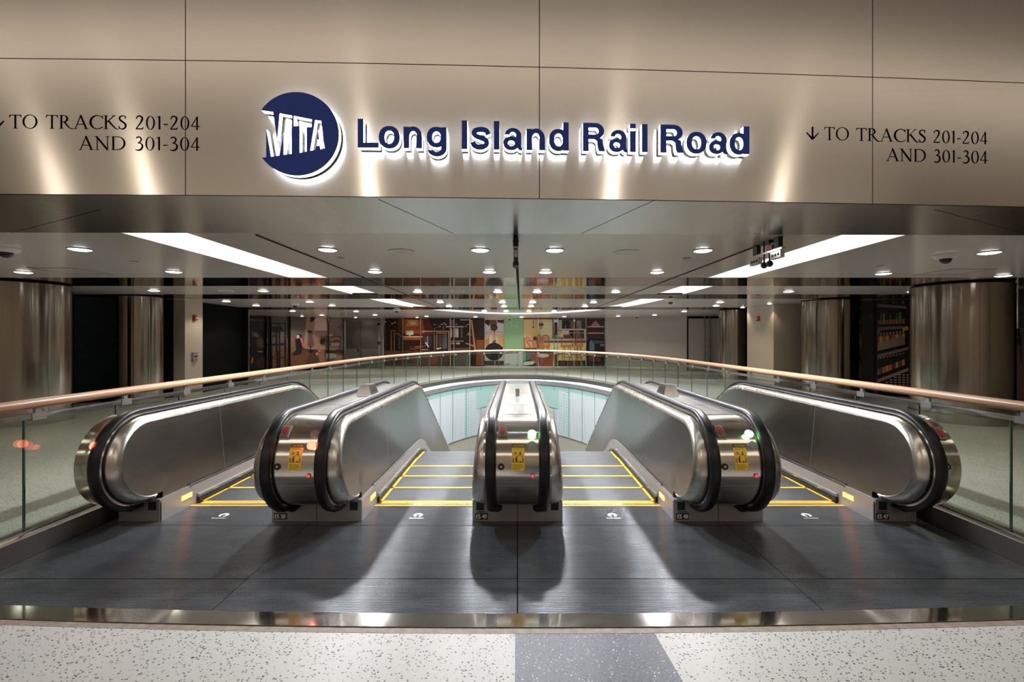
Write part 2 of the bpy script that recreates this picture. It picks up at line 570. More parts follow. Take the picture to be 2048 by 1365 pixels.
for side in (-1, 1):
    for s_ in (0.92, 1.82, 2.10, 2.42):
        wline(mid + side * s_, -0.4, mid + side * s_, -1.95, 0.016, 3, 0.004)
    wline(mid + side * 2.27, -0.36, mid + side * 2.27, -1.96, 0.19, 0, 0.003)
    for k in range(15):
        z = -0.42 - k * 0.105
        wline(mid + side * 1.85, z, mid + side * 2.06, z - 0.09, 0.022, 3)
        wline(mid + side * 2.06, z - 0.09, mid + side * 2.06, z - 0.02, 0.02, 3)
        wline(mid + side * 2.20, z, mid + side * 2.34, z - 0.06, 0.03, 4)
    for k in range(12):
        z = -1.12 - k * 0.07
        wline(mid + side * (1.0 + 0.08 * (k % 3)), z, mid + side * 1.72, z + 0.01, 0.013, 3)
    mb.face([wall_at(mid + side * 0.95, -0.36, 0.003), wall_at(mid + side * 1.78, -0.36, 0.003), wall_at(mid + side * 1.78, -1.04, 0.003), wall_at(mid + side * 0.95, -0.92, 0.003)], 0)
    for k in range(34):
        a0 = random.uniform(1.0, 1.70); z = random.uniform(-0.90, -0.40)
        wline(mid + side * a0, z, mid + side * (a0 + random.uniform(-.02, .07)), z - random.uniform(.04, .14), 0.02, 4, 0.005)
    for k in range(5):
        s_ = 2.55 + k * 0.16
        wline(mid + side * s_, -0.5, mid + side * (s_ + 0.12), -1.9, 0.010, 3)
for k in range(-9, 10):
    wline(mid + k * 0.78, -0.18, mid + k * 0.78, -1.98, 0.012, 5, 0.007)
mb.build('wall_well', [M['mint'], M['pale'], M['shaft'], M['inkmint'], colour(196, 214, 216, 0.28), M['gap']], kind='structure', fix=False)
mb = MB(); mb.face([(-3.5, 2.6, -5), (3.5, 2.6, -5), (3.5, 17.6, -5), (-3.5, 17.6, -5)])
mb.build('floor_well', M['shaft'], kind='structure', fix=False)
#PART2
# ------------------------------------------------------------------ setting: steel fascia over the opening
def fas(x, z, off=0.0):
    d = 0.04 + 0.0072 * x
    L = math.hypot(1, d)
    return (x + off * d / L, fascia_y(x) - off / L, z)
mb = MB()
seams = [-9.96, -7.44, -4.89, -2.362, 0.160, 2.688, 5.21, 7.73, 9.96]
zs = [CEIL, 3.528, 5.06]
for a_, b_ in zip(seams, seams[1:]):
    for z0, z1 in zip(zs, zs[1:]):
        x0, x1, g = a_ + 0.003, b_ - 0.003, 0.003
        n = 10
        rows = []
        for i in range(n + 1):
            x = x0 + (x1 - x0) * i / n
            z0_, z1_ = z0 + (g if z0 > CEIL else 0), z1 - g
            rows.append([fas(x, z0_, -0.02), fas(x, z0_), fas(x, z1_), fas(x, z1_, -0.02)])
        mb.grid(rows)
        mb.face(rows[0]); mb.face(rows[-1][::-1])
mb.build('wall_front', M['fascia'], kind='structure', fix=True)
mb = MB()
rows = [[fas(x, CEIL + 0.0, -0.012), fas(x, HALLZ, -0.012), fas(x, HALLZ, -0.10), fas(x, CEIL + 0.0, -0.10)] for x in [-10 + 0.5 * i for i in range(41)]]
mb.grid(rows, closed_u=True)
mb.build('wall_front_backing', M['gap'], kind='structure')
# polished soffit returning under the fascia
S_END = 4.44
def strip_rows(f0, f1, z, xs, h=0.03):
    return [[(x, f0(x), z), (x, f1(x), z), (x, f1(x), z + h), (x, f0(x), z + h)] for x in xs]
mb = MB()
mb.grid(strip_rows(lambda x: fascia_y(x) + 0.014, lambda x: S_END + 0.012 * x, CEIL - 0.001, [-10 + 0.5 * i for i in range(41)]), closed_u=True)
mb.build('trim_5', M['soffit'], kind='structure')
mb = MB()
for sx in (-1, 1):          # hairline joints in the soffit
    for (xa, ya, xb, yb) in ((1.02, 3.33, 0.62, 4.43), (3.3, 3.6, 4.9, 4.4)):
        d = Vector((xb - xa, yb - ya)).normalized() * 0.0025
        mb.face([(sx * (xa - d.y), ya + d.x, CEIL - 0.0025), (sx * (xa + d.y), ya - d.x, CEIL - 0.0025), (sx * (xb + d.y), yb - d.x, CEIL - 0.0025), (sx * (xb - d.y), yb + d.x, CEIL - 0.0025)])
mb.build('trim_6', M['gap'], kind='structure', fix=False)

# ------------------------------------------------------------------ setting: low glossy ceiling with steel bands and light wells
XI, XO = 3.2, 3.83
def slot_x(y):
    """inner and outer half width of the light well at depth y"""
    if y <= 11.75:
        return XI, XO
    t = (y - 11.75)
    qi, qo = 1 - (t / 6.55) ** 2, 1 - (t / 7.40) ** 2
    return (XI * math.sqrt(qi) if qi > 0 else 0.0), (XO * math.sqrt(qo) if qo > 0 else 0.0)
SLOTS = [(4.44, 7.65), (8.87, 10.55), (11.75, 15.0), (16.15, 19.15)]
BANDS = [(7.65, 8.87), (10.55, 11.75), (15.0, 16.15)]
cm = MB()
bands = [MB() for _ in BANDS]
def ceil_rect(m_, x0, x1, y0, y1, skew0=0.0, skew1=0.0):
    f = lambda x, k: k * x
    m_.face([(x0, y0 + f(x0, skew0), CEIL), (x1, y0 + f(x1, skew0), CEIL), (x1, y1, CEIL), (x0, y1, CEIL)])
def ceil_zone(y0, y1, slot, m_):
    if not slot:
        ceil_rect(m_, -15, 15, y0, y1)
        return
    n = 1 if y1 <= 11.75 else 40
    for i in range(n):
        a_, b_ = y0 + (y1 - y0) * i / n, y0 + (y1 - y0) * (i + 1) / n
        (i0, o0), (i1, o1) = slot_x(a_), slot_x(b_)
        q = CEIL
        m_.face([(-15, a_, q), (-o0, a_, q), (-o1, b_, q), (-15, b_, q)])
        m_.face([(15, a_, q), (o0, a_, q), (o1, b_, q), (15, b_, q)])
        if i0 > 0 or i1 > 0:
            m_.face([(-i0, a_, q), (i0, a_, q), (i1, b_, q), (-i1, b_, q)])
for (a_, b_) in SLOTS:
    ceil_zone(a_ - (0.14 if a_ < 5 else 0), b_, True, cm)
ceil_zone(19.15, 28, False, cm)
cm.build('ceiling', M['ceil'], kind='structure', fix=False)
for k, (a_, b_) in enumerate(BANDS):
    bands[k].box(-15, a_, CEIL - 0.001, 15, b_, CEIL + 0.03)
    bands[k].build('trim_%d' % (7 + k), M['band'], kind='structure')
# the light wells themselves: white walls and a lamp strip at the top, one thing per opening
WELLH = 0.62
def light_well(y0, y1, sides, label, group):
    n = 1 if y1 <= 11.75 else 40
    yc = (y0 + y1) / 2
    root = thing('light_well', label, 'ceiling light', ((sides[0] * 3.5 if len(sides) == 1 else 0), yc, CEIL), group)
    wl, lt = MB(), MB()
    for sgn in sides:
        for i in range(n):
            a_, b_ = y0 + (y1 - y0) * i / n, y0 + (y1 - y0) * (i + 1) / n
            (i0, o0), (i1, o1) = slot_x(a_), slot_x(b_)
            for u0, u1 in ((i0, i1), (o0, o1)):
                if u0 or u1:
                    wl.face([(sgn * u0, a_, CEIL), (sgn * u1, b_, CEIL), (sgn * u1, b_, CEIL + WELLH), (sgn * u0, a_, CEIL + WELLH)])
            lt.face([(sgn * i0, a_, CEIL + WELLH), (sgn * o0, a_, CEIL + WELLH), (sgn * o1, b_, CEIL + WELLH), (sgn * i1, b_, CEIL + WELLH)])
        for y in (y0, y1):
            i0, o0 = slot_x(y)
            if o0 - i0 > 0.05 and not (y == y1 and len(sides) == 2):
                wl.face([(sgn * i0, y, CEIL), (sgn * o0, y, CEIL), (sgn * o0, y, CEIL + WELLH), (sgn * i0, y, CEIL + WELLH)])
    wl.build('well_wall', M['slotwall'], root, fix=False)
    lt.build('lamp_strip', M['slotlight'], root, fix=False)
G = 'white light wells in the low ceiling'
for sgn, nm in ((-1, 'left'), (1, 'right')):
    light_well(4.30, 7.65, (sgn,), 'long white recessed light well over the %s outer escalator, nearest the steel fascia' % nm, G)
    light_well(8.87, 10.55, (sgn,), 'short white recessed light well between two steel bands on the %s' % nm, G)
    light_well(11.75, 15.0, (sgn,), 'tapering white recessed light well on the %s, third from the steel fascia' % nm, G)
light_well(16.15, 19.15, (-1, 1), 'thin curved white light line sweeping across the far ceiling', G)

# dark track grooves running away along the ceiling, with their hanging gear
def groove(x0, y0, x1, y1, wd, label):
    m_ = MB()
    a_, b_ = Vector((x0, y0)), Vector((x1, y1))
    d = (b_ - a_).normalized(); n = Vector((-d.y, d.x))
    for s_, h, mi in ((wd, 0.004, 0), (wd * 0.45, 0.012, 1)):
        P = [a_ + n * s_, b_ + n * s_, b_ - n * s_, a_ - n * s_]
        m_.face([(p.x, p.y, CEIL - h) for p in P], mi)
        for i in range(4):
            p, q = P[i], P[(i + 1) % 4]
            m_.face([(p.x, p.y, CEIL - h), (q.x, q.y, CEIL - h), (q.x, q.y, CEIL), (p.x, p.y, CEIL)], mi)
    o = m_.build('ceiling_track', [M['skirt'], M['gap']], fix=False)
    tag(o, label, 'track', 'curtain tracks in the low ceiling')
groove(-0.02, 4.46, 0.07, 16.2, 0.045, 'dark ceiling track straight above the middle balustrade')
groove(-2.56, 4.46, -2.56, 15.9, 0.022, 'thin dark ceiling track on the left of the centre downlights')
groove(2.63, 4.52, 2.58, 15.9, 0.022, 'thin dark ceiling track on the right of the centre downlights')

def track_gear(x, y0, L, label, lean=0.0):
    r = thing('track_carriage', label, 'track hardware', (x, y0 + L / 2, CEIL), 'carriages hanging from the ceiling tracks')
    m_ = MB(); m_.box(x - 0.02, y0, CEIL - 0.135, x + 0.02, y0 + L, CEIL - 0.115); m_.build('bar', M['bright'], r)
    for k, yy in enumerate((y0 + 0.05, y0 + L - 0.16)):
        m_ = MB(); m_.box(x - 0.022, yy, CEIL - 0.115, x + 0.022, yy + 0.085, CEIL); m_.build('hanger', M['black'], r)
        m_ = MB(); m_.box(x - 0.022, yy - 0.03, CEIL - 0.215, x + 0.022, yy + 0.15, CEIL - 0.145)
        b = m_.build('roller_plate', M['bright'], r)
        m_ = MB()
        for q in range(3):
            yc = yy + 0.005 + q * 0.05
            for sx in (-1, 1):
                m_.cyl((x + sx * 0.022, yc, CEIL - 0.18), (x + sx * 0.026, yc, CEIL - 0.18), 0.015, n=14)
        m_.build('roller', M['black'], b)
    for k in range(2):
        yc = y0 + L * (0.40 + 0.17 * k)
        m_ = MB(); m_.box(x - 0.03, yc - 0.04, CEIL - 0.035, x + 0.03, yc + 0.04, CEIL)
        m_.cyl((x, yc, CEIL - 0.03), (x, yc, CEIL - 0.225), 0.009)
        h = m_.build('pull_rod', M['black'], r)
        m_ = MB(); m_.ball((x, yc, CEIL - 0.245), 0.034); m_.build('knob', M['black'], h, smooth=60)
    m_ = MB(); m_.box(x - 0.026, y0 + 0.16, CEIL - 0.105, x + 0.026, y0 + 0.27, CEIL - 0.06)
    m_.build('tag', M['red'], r, label='small red tag')
track_gear(2.62, 4.48, 0.62, 'silver and black track carriage with two ball pulls hanging at the right')
track_gear(-0.018, 4.47, 0.62, 'track carriage with ball pulls seen end on above the middle balustrade')

# ------------------------------------------------------------------ setting: hall on the camera's side
mb = MB(); mb.face([(-15, -9, HALLZ), (15, -9, HALLZ), (15, 4.5, HALLZ), (-15, 4.5, HALLZ)])
mb.build('ceiling_hall', M['hallceil'], kind='structure', fix=False)
mb = MB(); mb.face([(-15, -9, 0), (15, -9, 0), (15, -9, HALLZ), (-15, -9, HALLZ)])
mb.build('wall_behind', M['beige'], kind='structure', fix=False)
for sx, nm in ((-1, 'left'), (1, 'right')):
    mb = MB(); mb.face([(sx * 15, -9, 0), (sx * 15, 28, 0), (sx * 15, 28, HALLZ), (sx * 15, -9, HALLZ)])
    mb.build('wall_' + nm, M['beige'], kind='structure', fix=False)
mb = MB(); mb.face([(-15, 28, 0), (15, 28, 0), (15, 28, CEIL), (-15, 28, CEIL)])
mb.build('wall_far', M['dark'], kind='structure', fix=False)

# ------------------------------------------------------------------ downlights
def downlight(loc, r, lamp, power, col, label, group, size=2.5, srad=0.06):
    root = thing('recessed_downlight', label, 'ceiling light', loc, group)
    x, y, z = loc
    m_ = MB(); m_.lathe([(r, 0.0), (r * 1.13, -0.001), (r * 1.15, -0.006), (r * 1.03, -0.009), (r, -0.003)], loc, 28)
    m_.build('trim_ring', M['grey'], root, smooth=50)
    m_ = MB(); m_.lathe([(r, -0.002), (r * 0.93, -0.010), (r * 0.7, -0.017), (r * 0.35, -0.021), (0.001, -0.022)], loc, 28)
    m_.build('lens', lamp, root, smooth=60)
    spot('lamp', (x, y, z - 0.03), power, col, size, 0.5, srad, root)
    return root
ORD = ['first', 'second', 'third', 'fourth', 'fifth', 'sixth']
rowsY = [5.25, 6.98, 9.95, 12.85, 14.5, 17.1]
proto = None
for k, y in enumerate(rowsY):
    for x, where in ((-2.18, 'at its left end'), (-0.43, 'just left of the middle track'), (0.43, 'just right of the middle track'), (2.15, 'at its right end')):
        if k == 5 and abs(x) > 1:
            x = -1.25 if x < 0 else 1.38
        lb = 'bright white downlight, %s centre row from the fascia, %s' % (ORD[k], where)
        loc = (x, y + 0.012 * x, CEIL)
        if proto is None:
            proto = downlight(loc, 0.098, M['lamp'], P_CENTRE, COL_CENTRE, lb, 'white downlights of the centre ceiling')
        else:
            dup(proto, loc, lb)
proto = None
AISLE = [(-5.0, 5.2), (-5.25, 6.95), (-7.6, 7.0), (-5.45, 9.75), (-7.75, 9.7), (-8.0, 12.5), (-5.8, 12.7), (-8.1, 14.1), (-5.75, 14.1), (-8.4, 17.0), (-6.1, 17.2), (-6.2, 19.8), (-8.6, 20.0), (-4.2, 21.0), (-2.0, 21.6),
         (5.6, 5.4), (5.75, 7.15), (7.9, 7.4), (5.9, 9.9), (8.6, 9.9), (5.7, 12.8), (6.2, 14.2), (6.3, 17.2), (6.0, 19.9), (2.2, 21.4), (4.6, 20.8), (0.2, 21.8)]
cnt = {}
for x, y in sorted(AISLE, key=lambda p: (p[0] > 0, p[1])):
    sd = 'left' if x < 0 else 'right'
    lane = 'outer' if abs(x) > 7 else ('inner' if abs(x) > 5 else 'far crosswise')
    cnt[(sd, lane)] = cnt.get((sd, lane), 0) + 1
    o_ = ['nearest', 'second', 'third', 'fourth', 'fifth', 'sixth', 'seventh', 'eighth'][cnt[(sd, lane)] - 1]
    lb = 'warm downlight over the %s aisle, %s in its %s line from the fascia' % (sd, o_, lane)
    if proto is None:
        proto = downlight((x, y, CEIL), 0.105, M['lampwarm'], P_AISLE, COL_AISLE, lb, 'warm downlights of the side aisles', 2.3)
    else:
        dup(proto, (x, y, CEIL), lb)
# wall washers beside the right pier
for (x, y, lb) in ((7.40, 13.36, 'small warm wall washer downlight at the front corner of the right pier'), (7.42, 15.0, 'small warm wall washer downlight at the rear edge of the right pier')):
    downlight((x, y, CEIL), 0.07, M['lampwarm'], 16, (1.0, 0.80, 0.5), lb, 'wall washers at the right pier', 1.7, 0.03)
for (x, y, lb) in ((-7.9, 22.2, 'small added fill downlight before the double steel doors'), (-9.9, 20.9, 'small added fill downlight before the clothing mural'), (-4.9, 22.2, 'small added fill downlight before the menswear mural')):  # extra lamps added to brighten the doors and far murals
    downlight((x, y, CEIL), 0.07, M['lampwarm'], 55, (1.0, 0.90, 0.80), lb, 'added fill lights before the far wall', 2.2, 0.03)
# high downlights of the hall, above the frame
proto = None
for k, (x, y) in enumerate([(-3.05, -4.5), (3.05, -4.5), (-8.4, -4.5), (7.7, -4.5), (-10.6, -4.5)]):
    lb = 'warm downlight high in the hall ceiling, out of the frame'
    if proto is None:
        proto = downlight((x, y, HALLZ), 0.13, M['lampwarm'], P_HALL, COL_HALL, lb, 'high hall downlights', 3.05)
    else:
        dup(proto, (x, y, HALLZ), lb)
# fill panels added across the hall ceiling, unseen, to brighten the fascia
for y in (0.6, -6.2, -7.6):
    m_ = MB(); m_.box(-13, y - 0.45, HALLZ - 0.03, 13, y + 0.45, HALLZ - 0.002)
    tag(m_.build('ceiling_fill_panel', M['panelglow']), 'long fill panel added across the hall ceiling, out of the frame', 'ceiling light', 'added hall fill panels')
# ------------------------------------------------------------------ small ceiling fittings
def dome_camera(x, y, label):
    r = thing('dome_camera', label, 'security camera', (x, y, CEIL), 'dome cameras on the low ceiling')
    m_ = MB(); m_.lathe([(0.001, 0), (0.125, 0), (0.128, -0.012), (0.105, -0.045), (0.075, -0.052), (0.001, -0.052)], (x, y, CEIL), 28)
    m_.build('housing', M['white'], r, smooth=40)
    m_ = MB(); m_.lathe([(0.062 * math.cos(a * PI / 16), -0.050 - 0.062 * math.sin(a * PI / 16)) for a in range(8)] + [(0.001, -0.112)], (x, y, CEIL), 24)
    m_.build('dome', M['dome'], r, smooth=60)
for x, y, lb in ((-5.78, 5.14, 'white dome camera with black bubble on the left aisle ceiling, nearest the fascia'),
                 (5.22, 5.55, 'white dome camera with black bubble on the right aisle ceiling, nearest the fascia'),
                 (-6.6, 13.5, 'small dome camera on the left ceiling before the clothing mural'),
                 (4.1, 12.2, 'dome camera beside the right curved light well'),
                 (-4.3, 16.2, 'dome camera before the double steel doors'),
                 (-0.4, 22.9, 'tiny dark dome camera over the green glass panel'),
                 (5.4, 20.6, 'tiny dark dome camera over the grey hoarding')):
    dome_camera(x, y, lb)
def disc(name, x, y, r, label, cat, group, mat, grille=None):
    ro = thing(name, label, cat, (x, y, CEIL), group)
    m_ = MB(); m_.lathe([(r * 0.78, -0.004), (r, -0.006), (r * 1.0, 0.0)], (x, y, CEIL), 32)
    m_.build('rim', mat, ro, smooth=40)
    m_ = MB(); m_.face([(x + r * 0.78 * math.cos(2 * PI * i / 32), y + r * 0.78 * math.sin(2 * PI * i / 32), CEIL - 0.003) for i in range(32)])
    m_.build('grille' if grille else 'plate', grille or mat, ro, fix=False)
for x, y, lb in ((-1.36, 5.33, 'flush round ceiling speaker left of centre in the nearest row'), (1.29, 5.37, 'flush round ceiling speaker right of centre in the nearest row'),
                 (-1.29, 9.83, 'flush round ceiling speaker left of centre beyond the first steel band'), (1.28, 9.8, 'flush round ceiling speaker right of centre beyond the first steel band'),
                 (-6.3, 9.83, 'pale round ceiling speaker over the left aisle')):
    disc('ceiling_speaker', x, y, 0.15, lb, 'speaker', 'ceiling speakers', M['white'], M['ceil'])
for x, y, lb in ((-2.23, 5.75, 'concealed sprinkler cap near the left end of the first downlight row'), (2.15, 5.78, 'concealed sprinkler cap near the right end of the first downlight row'),
                 (-5.08, 6.03, 'concealed sprinkler cap over the left aisle'), (5.1, 6.4, 'concealed sprinkler cap over the right aisle'),
                 (1.6, 10.0, 'concealed sprinkler cap right of the second downlight row')):
    disc('sprinkler_cap', x, y, 0.045, lb, 'sprinkler', 'sprinkler caps', M['grey'])
for x, y, lb in ((-6.75, 6.9, 'square access hatch in the left aisle ceiling'), (6.7, 7.0, 'square access hatch in the right aisle ceiling')):
    r = thing('access_hatch', lb, 'hatch', (x, y, CEIL), 'ceiling access hatches')
    m_ = MB()
    s_ = 0.33
    for a_, b_, c_, d_ in ((-s_, -s_, s_, -s_ + .03), (-s_, s_ - .03, s_, s_), (-s_, -s_, -s_ + .03, s_), (s_ - .03, -s_, s_, s_)):
        m_.box(x + a_, y + b_, CEIL - 0.006, x + c_, y + d_, CEIL)
    m_.build('frame', M['grey'], r)
    m_ = MB(); m_.box(x - s_ + .04, y - s_ + .04, CEIL - 0.003, x + s_ - .04, y + s_ - .04, CEIL); m_.build('panel', M['ceil'], r)

# ------------------------------------------------------------------ columns
def column(x, y, r, label):
    ro = thing('steel_column', label, 'column', (x, y, 0), 'round stainless columns')
    m_ = MB(); m_.lathe([(r, 0.16), (r, CEIL - 0.03)], (x, y, 0), 96); m_.build('shaft', M['column'], ro, smooth=40, fix=False)
    m_ = MB(); m_.lathe([(r + 0.02, 0.0), (r + 0.02, 0.155), (r, 0.165)], (x, y, 0), 96); m_.build('base_ring', M['doorsteel'], ro, smooth=30)
    m_ = MB(); m_.lathe([(r - 0.02, CEIL - 0.03), (r - 0.02, CEIL)], (x, y, 0), 64); m_.build('shadow_gap', M['gap'], ro, smooth=40)
    m_ = MB()
    for k in range(3):
        a = -PI / 2 + (0.42 if x < 0 else -0.42) + (k - 1) * 0.9
        m_.face([(x + (r + .001) * math.cos(a), y + (r + .001) * math.sin(a), .16), (x + (r + .001) * math.cos(a + .004), y + (r + .001) * math.sin(a + .004), .16),
                 (x + (r + .001) * math.cos(a + .004), y + (r + .001) * math.sin(a + .004), CEIL - .03), (x + (r + .001) * math.cos(a), y + (r + .001) * math.sin(a), CEIL - .03)])
    m_.build('seam', M['gap'], ro, fix=False)
column(-9.22, 8.45, 0.70, 'widest round stainless column at the far left edge of the photo')
column(-9.12, 11.0, 0.45, 'round stainless column on the left between the dark grille and the beige pier')
column(-9.67, 15.6, 0.42, 'slim round stainless column on the left beside the clothing mural')
column(8.47, 8.72, 0.74, 'widest round stainless column on the right beyond the wooden rail')
column(8.38, 12.2, 0.68, 'round stainless column on the right between the beige pier and the bottle shelf mural')
column(7.72, 16.2, 0.52, 'slim round stainless column on the right beside the grey hoarding')
#PART3
# ------------------------------------------------------------------ walls, piers, doors
def wall_quad(m_, a_, b_, z0=0.0, z1=CEIL, m=None, th=0.0):
    m_.face([(a_[0], a_[1], z0), (b_[0], b_[1], z0), (b_[0], b_[1], z1), (a_[0], a_[1], z1)], m)
def box_pier(name, x0, y0, x1, y1, mat):
    m_ = MB(); m_.box(x0, y0, 0, x1, y1, CEIL); return m_.build(name, mat, kind='structure')
box_pier('wall_pier_left', -9.45, 11.93, -8.72, 12.6, M['beige'])
box_pier('wall_pier_right', 7.57, 13.45, 9.2, 15.0, M['beige'])
mb = MB(); wall_quad(mb, (-8.1, 23.2), (-6.72, 23.2)); wall_quad(mb, (-9.0, 23.25), (-8.1, 23.25)); wall_quad(mb, (-6.72, 23.3), (4.5, 23.3)); mb.build('wall_back', M['beige'], kind='structure', fix=False)
mb = MB(); mb.box(-6.7, 23.10, 0, 4.42, 23.24, 0.13); mb.build('baseboard_back', M['bright'], kind='structure')

# double steel doors on the far left wall
r = thing('door_1', None, None, (-7.95, 23.15, 0), kind='structure')
mb = MB(); mb.box(-8.86, 23.10, 0, -8.80, 23.2, 2.50); mb.box(-7.06, 23.10, 0, -6.98, 23.2, 2.50); mb.box(-8.86, 23.10, 2.44, -6.98, 23.2, 2.50); mb.build('door_frame', M['grey'], r)
for x0, x1 in ((-8.79, -7.99), (-7.965, -7.07)):
    mb = MB(); mb.box(x0, 23.12, 0.01, x1, 23.17, 2.43); lf = mb.build('door_leaf', M['doorsteel'], r)
    mb = MB(); mb.box(x0 + 0.02, 23.113, 0.05, x1 - 0.02, 23.12, 1.02); mb.build('kick_plate', M['edge'], lf)
mb = MB(); mb.box(-8.10, 23.07, 0.86, -8.06, 23.12, 1.10); mb.box(-8.13, 23.05, 0.98, -7.98, 23.07, 1.01); mb.build('door_handle', M['bright'], r)
for z in (1.25, 0.55, 2.2):
    mb = MB(); mb.box(-7.10, 23.06, z, -6.98, 23.12, z + 0.13); mb.build('hinge', M['black'], r)

# dark shop fronts that are closed on the left
def panel_thing(name, label, cat, a_, b_, z0, z1, mat, depth=0.06):
    d = Vector((b_[0] - a_[0], b_[1] - a_[1])).normalized(); n = Vector((-d.y, d.x))
    if n.dot(Vector((a_[0], a_[1]))) < 0: n = -n
    m_ = MB()
    P = [(a_[0], a_[1]), (b_[0], b_[1]), (b_[0] + n.x * depth, b_[1] + n.y * depth), (a_[0] + n.x * depth, a_[1] + n.y * depth)]
    m_.face([(p[0], p[1], z0) for p in P]); m_.face([(p[0], p[1], z1) for p in P])
    for i in range(4):
        p, q = P[i], P[(i + 1) % 4]
        m_.face([(p[0], p[1], z0), (q[0], q[1], z0), (q[0], q[1], z1), (p[0], p[1], z1)])
    return m_.build(name, mat)
r = thing('roller_grille', 'dark teal closed roller grille between the two left columns', 'shutter', (-10.3, 10.6, 0))
mb = MB()
ga, gb = Vector((-10.95, 10.2)), Vector((-9.85, 11.4))
for k in range(50):
    z = 0.05 + k * 0.05
    mb.face([(ga.x, ga.y, z), (gb.x, gb.y, z), (gb.x + .01, gb.y - .008, z + 0.04), (ga.x + .01, ga.y - .008, z + 0.04)])
    mb.face([(ga.x + .01, ga.y - .008, z + 0.04), (gb.x + .01, gb.y - .008, z + 0.04), (gb.x, gb.y, z + 0.05), (ga.x, ga.y, z + 0.05)])
mb.build('slat_curtain', M['teal'], r, fix=False)
mb = MB(); mb.box(-9.88, 11.36, 0, -9.80, 11.44, CEIL); mb.build('guide_rail', M['black'], r)
mb = MB(); wall_quad(mb, (-9.85, 11.42), (-9.0, 11.9)); wall_quad(mb, (-14, 9.9), (-10.95, 10.2)); wall_quad(mb, (-9.0, 15.2), (-10.4, 15.2)); wall_quad(mb, (-10.4, 15.2), (-12.6, 20.0)); wall_quad(mb, (-8.95, 12.6), (-9.2, 15.2))
mb.build('wall_shop_left', M['dark'], kind='structure', fix=False)

# grey hoarding on the right
def hoarding(a_, b_, z1, label):
    d = (Vector(b_) - Vector(a_)).normalized()
    r_ = thing('hoarding_panel', label, 'hoarding', ((a_[0] + b_[0]) / 2, (a_[1] + b_[1]) / 2, 0), 'grey hoarding panels')
    n = 3
    for i in range(n):
        p = Vector(a_).lerp(Vector(b_), i / n) + d * 0.002; q = Vector(a_).lerp(Vector(b_), (i + 1) / n) - d * 0.002
        m_ = MB()
        for z0_, z1_ in ((0.13, z1),):
            m_.face([(p.x, p.y, z0_), (q.x, q.y, z0_), (q.x, q.y, z1_), (p.x, p.y, z1_)])
            m_.face([(p.x + .05, p.y + .05, z0_), (q.x + .05, q.y + .05, z0_), (q.x + .05, q.y + .05, z1_), (p.x + .05, p.y + .05, z1_)])
            for u, v in ((p, q),):
                m_.face([(u.x, u.y, z1_), (v.x, v.y, z1_), (v.x + .05, v.y + .05, z1_), (u.x + .05, u.y + .05, z1_)])
        m_.build('board', M['hoard'], r_, fix=False)
    m_ = MB(); m_.face([(a_[0], a_[1] - .01, 0), (b_[0], b_[1] - .01, 0), (b_[0], b_[1] - .01, .13), (a_[0], a_[1] - .01, .13)]); m_.build('base_strip', M['bright'], r_, fix=False)
hoarding((4.46, 23.2), (7.92, 21.3), CEIL - 0.001, 'wide plain grey hoarding wall to the right of the restaurant mural')
hoarding((8.0, 21.3), (9.9, 20.9), CEIL - 0.10, 'narrower plain grey hoarding beside the slim right column')
mb = MB(); wall_quad(mb, (7.9, 21.5), (10.2, 21.1)); mb.build('wall_behind_hoarding', M['dark'], kind='structure', fix=False)
for x, lb in ((8.64, 'left of two thin grey vertical pipes on the hoarding'), (8.88, 'right of two thin grey vertical pipes on the hoarding')):
    ro = thing('wall_pipe', lb, 'pipe', (x, 21.0, 0), 'pipes on the hoarding')
    mb = MB(); mb.cyl((x, 21.02, 0), (x, 21.02, CEIL), 0.03); mb.build('tube', M['grey'], ro, smooth=40)
    for z in (0.5, 1.15, 1.5, 2.1, 2.4):
        mb = MB(); mb.box(x - .05, 20.98, z, x + .05, 21.06, z + .03); mb.build('clamp', M['grey'], ro)

# alarms and card reader
def alarm(x, y, z, label, sgn):
    ro = thing('fire_alarm_strobe', label, 'fire alarm', (x, y, z), 'red fire alarm strobes')
    m_ = MB(); m_.box(x - .03, y - .055, z - .075, x + .03, y + .055, z + .075); m_.build('body', M['red'], ro)
    m_ = MB(); m_.box(x + sgn * .03, y - .03, z - .02, x + sgn * .055, y + .03, z + .02); m_.build('strobe', M['white'], ro)
alarm(-8.69, 12.27, 2.10, 'small red fire alarm strobe on the left beige pier', 1)
alarm(7.54, 14.26, 2.16, 'small red fire alarm strobe on the right beige pier', -1)
ro = thing('card_reader', 'grey card reader on the left beige pier', 'card reader', (-8.72, 12.26, 1.05))
mb = MB(); mb.box(-8.72, 12.17, 0.93, -8.67, 12.35, 1.17); mb.build('case', M['grey'], ro)
mb = MB(); mb.box(-8.669, 12.20, 1.04, -8.664, 12.32, 1.08); mb.build('display', M['black'], ro)
mb = MB(); mb.box(-8.669, 12.24, 0.96, -8.664, 12.28, 0.985); mb.build('slot', M['black'], ro)

# ------------------------------------------------------------------ printed wall murals
def on_wall(px, py, a_, b_, off=0.0):
    dx = (px - VX) / FPX
    dX, dY = b_[0] - a_[0], b_[1] - a_[1]
    t = (dx * a_[1] - a_[0]) / (dX - dx * dY)
    Y = a_[1] + t * dY
    L = math.hypot(dX, dY)
    nx, ny = dY / L, -dX / L
    if ny > 0: nx, ny = -nx, -ny
    return (a_[0] + t * dX + nx * off, Y + ny * off, EYE - (py - VY) * Y / FPX)

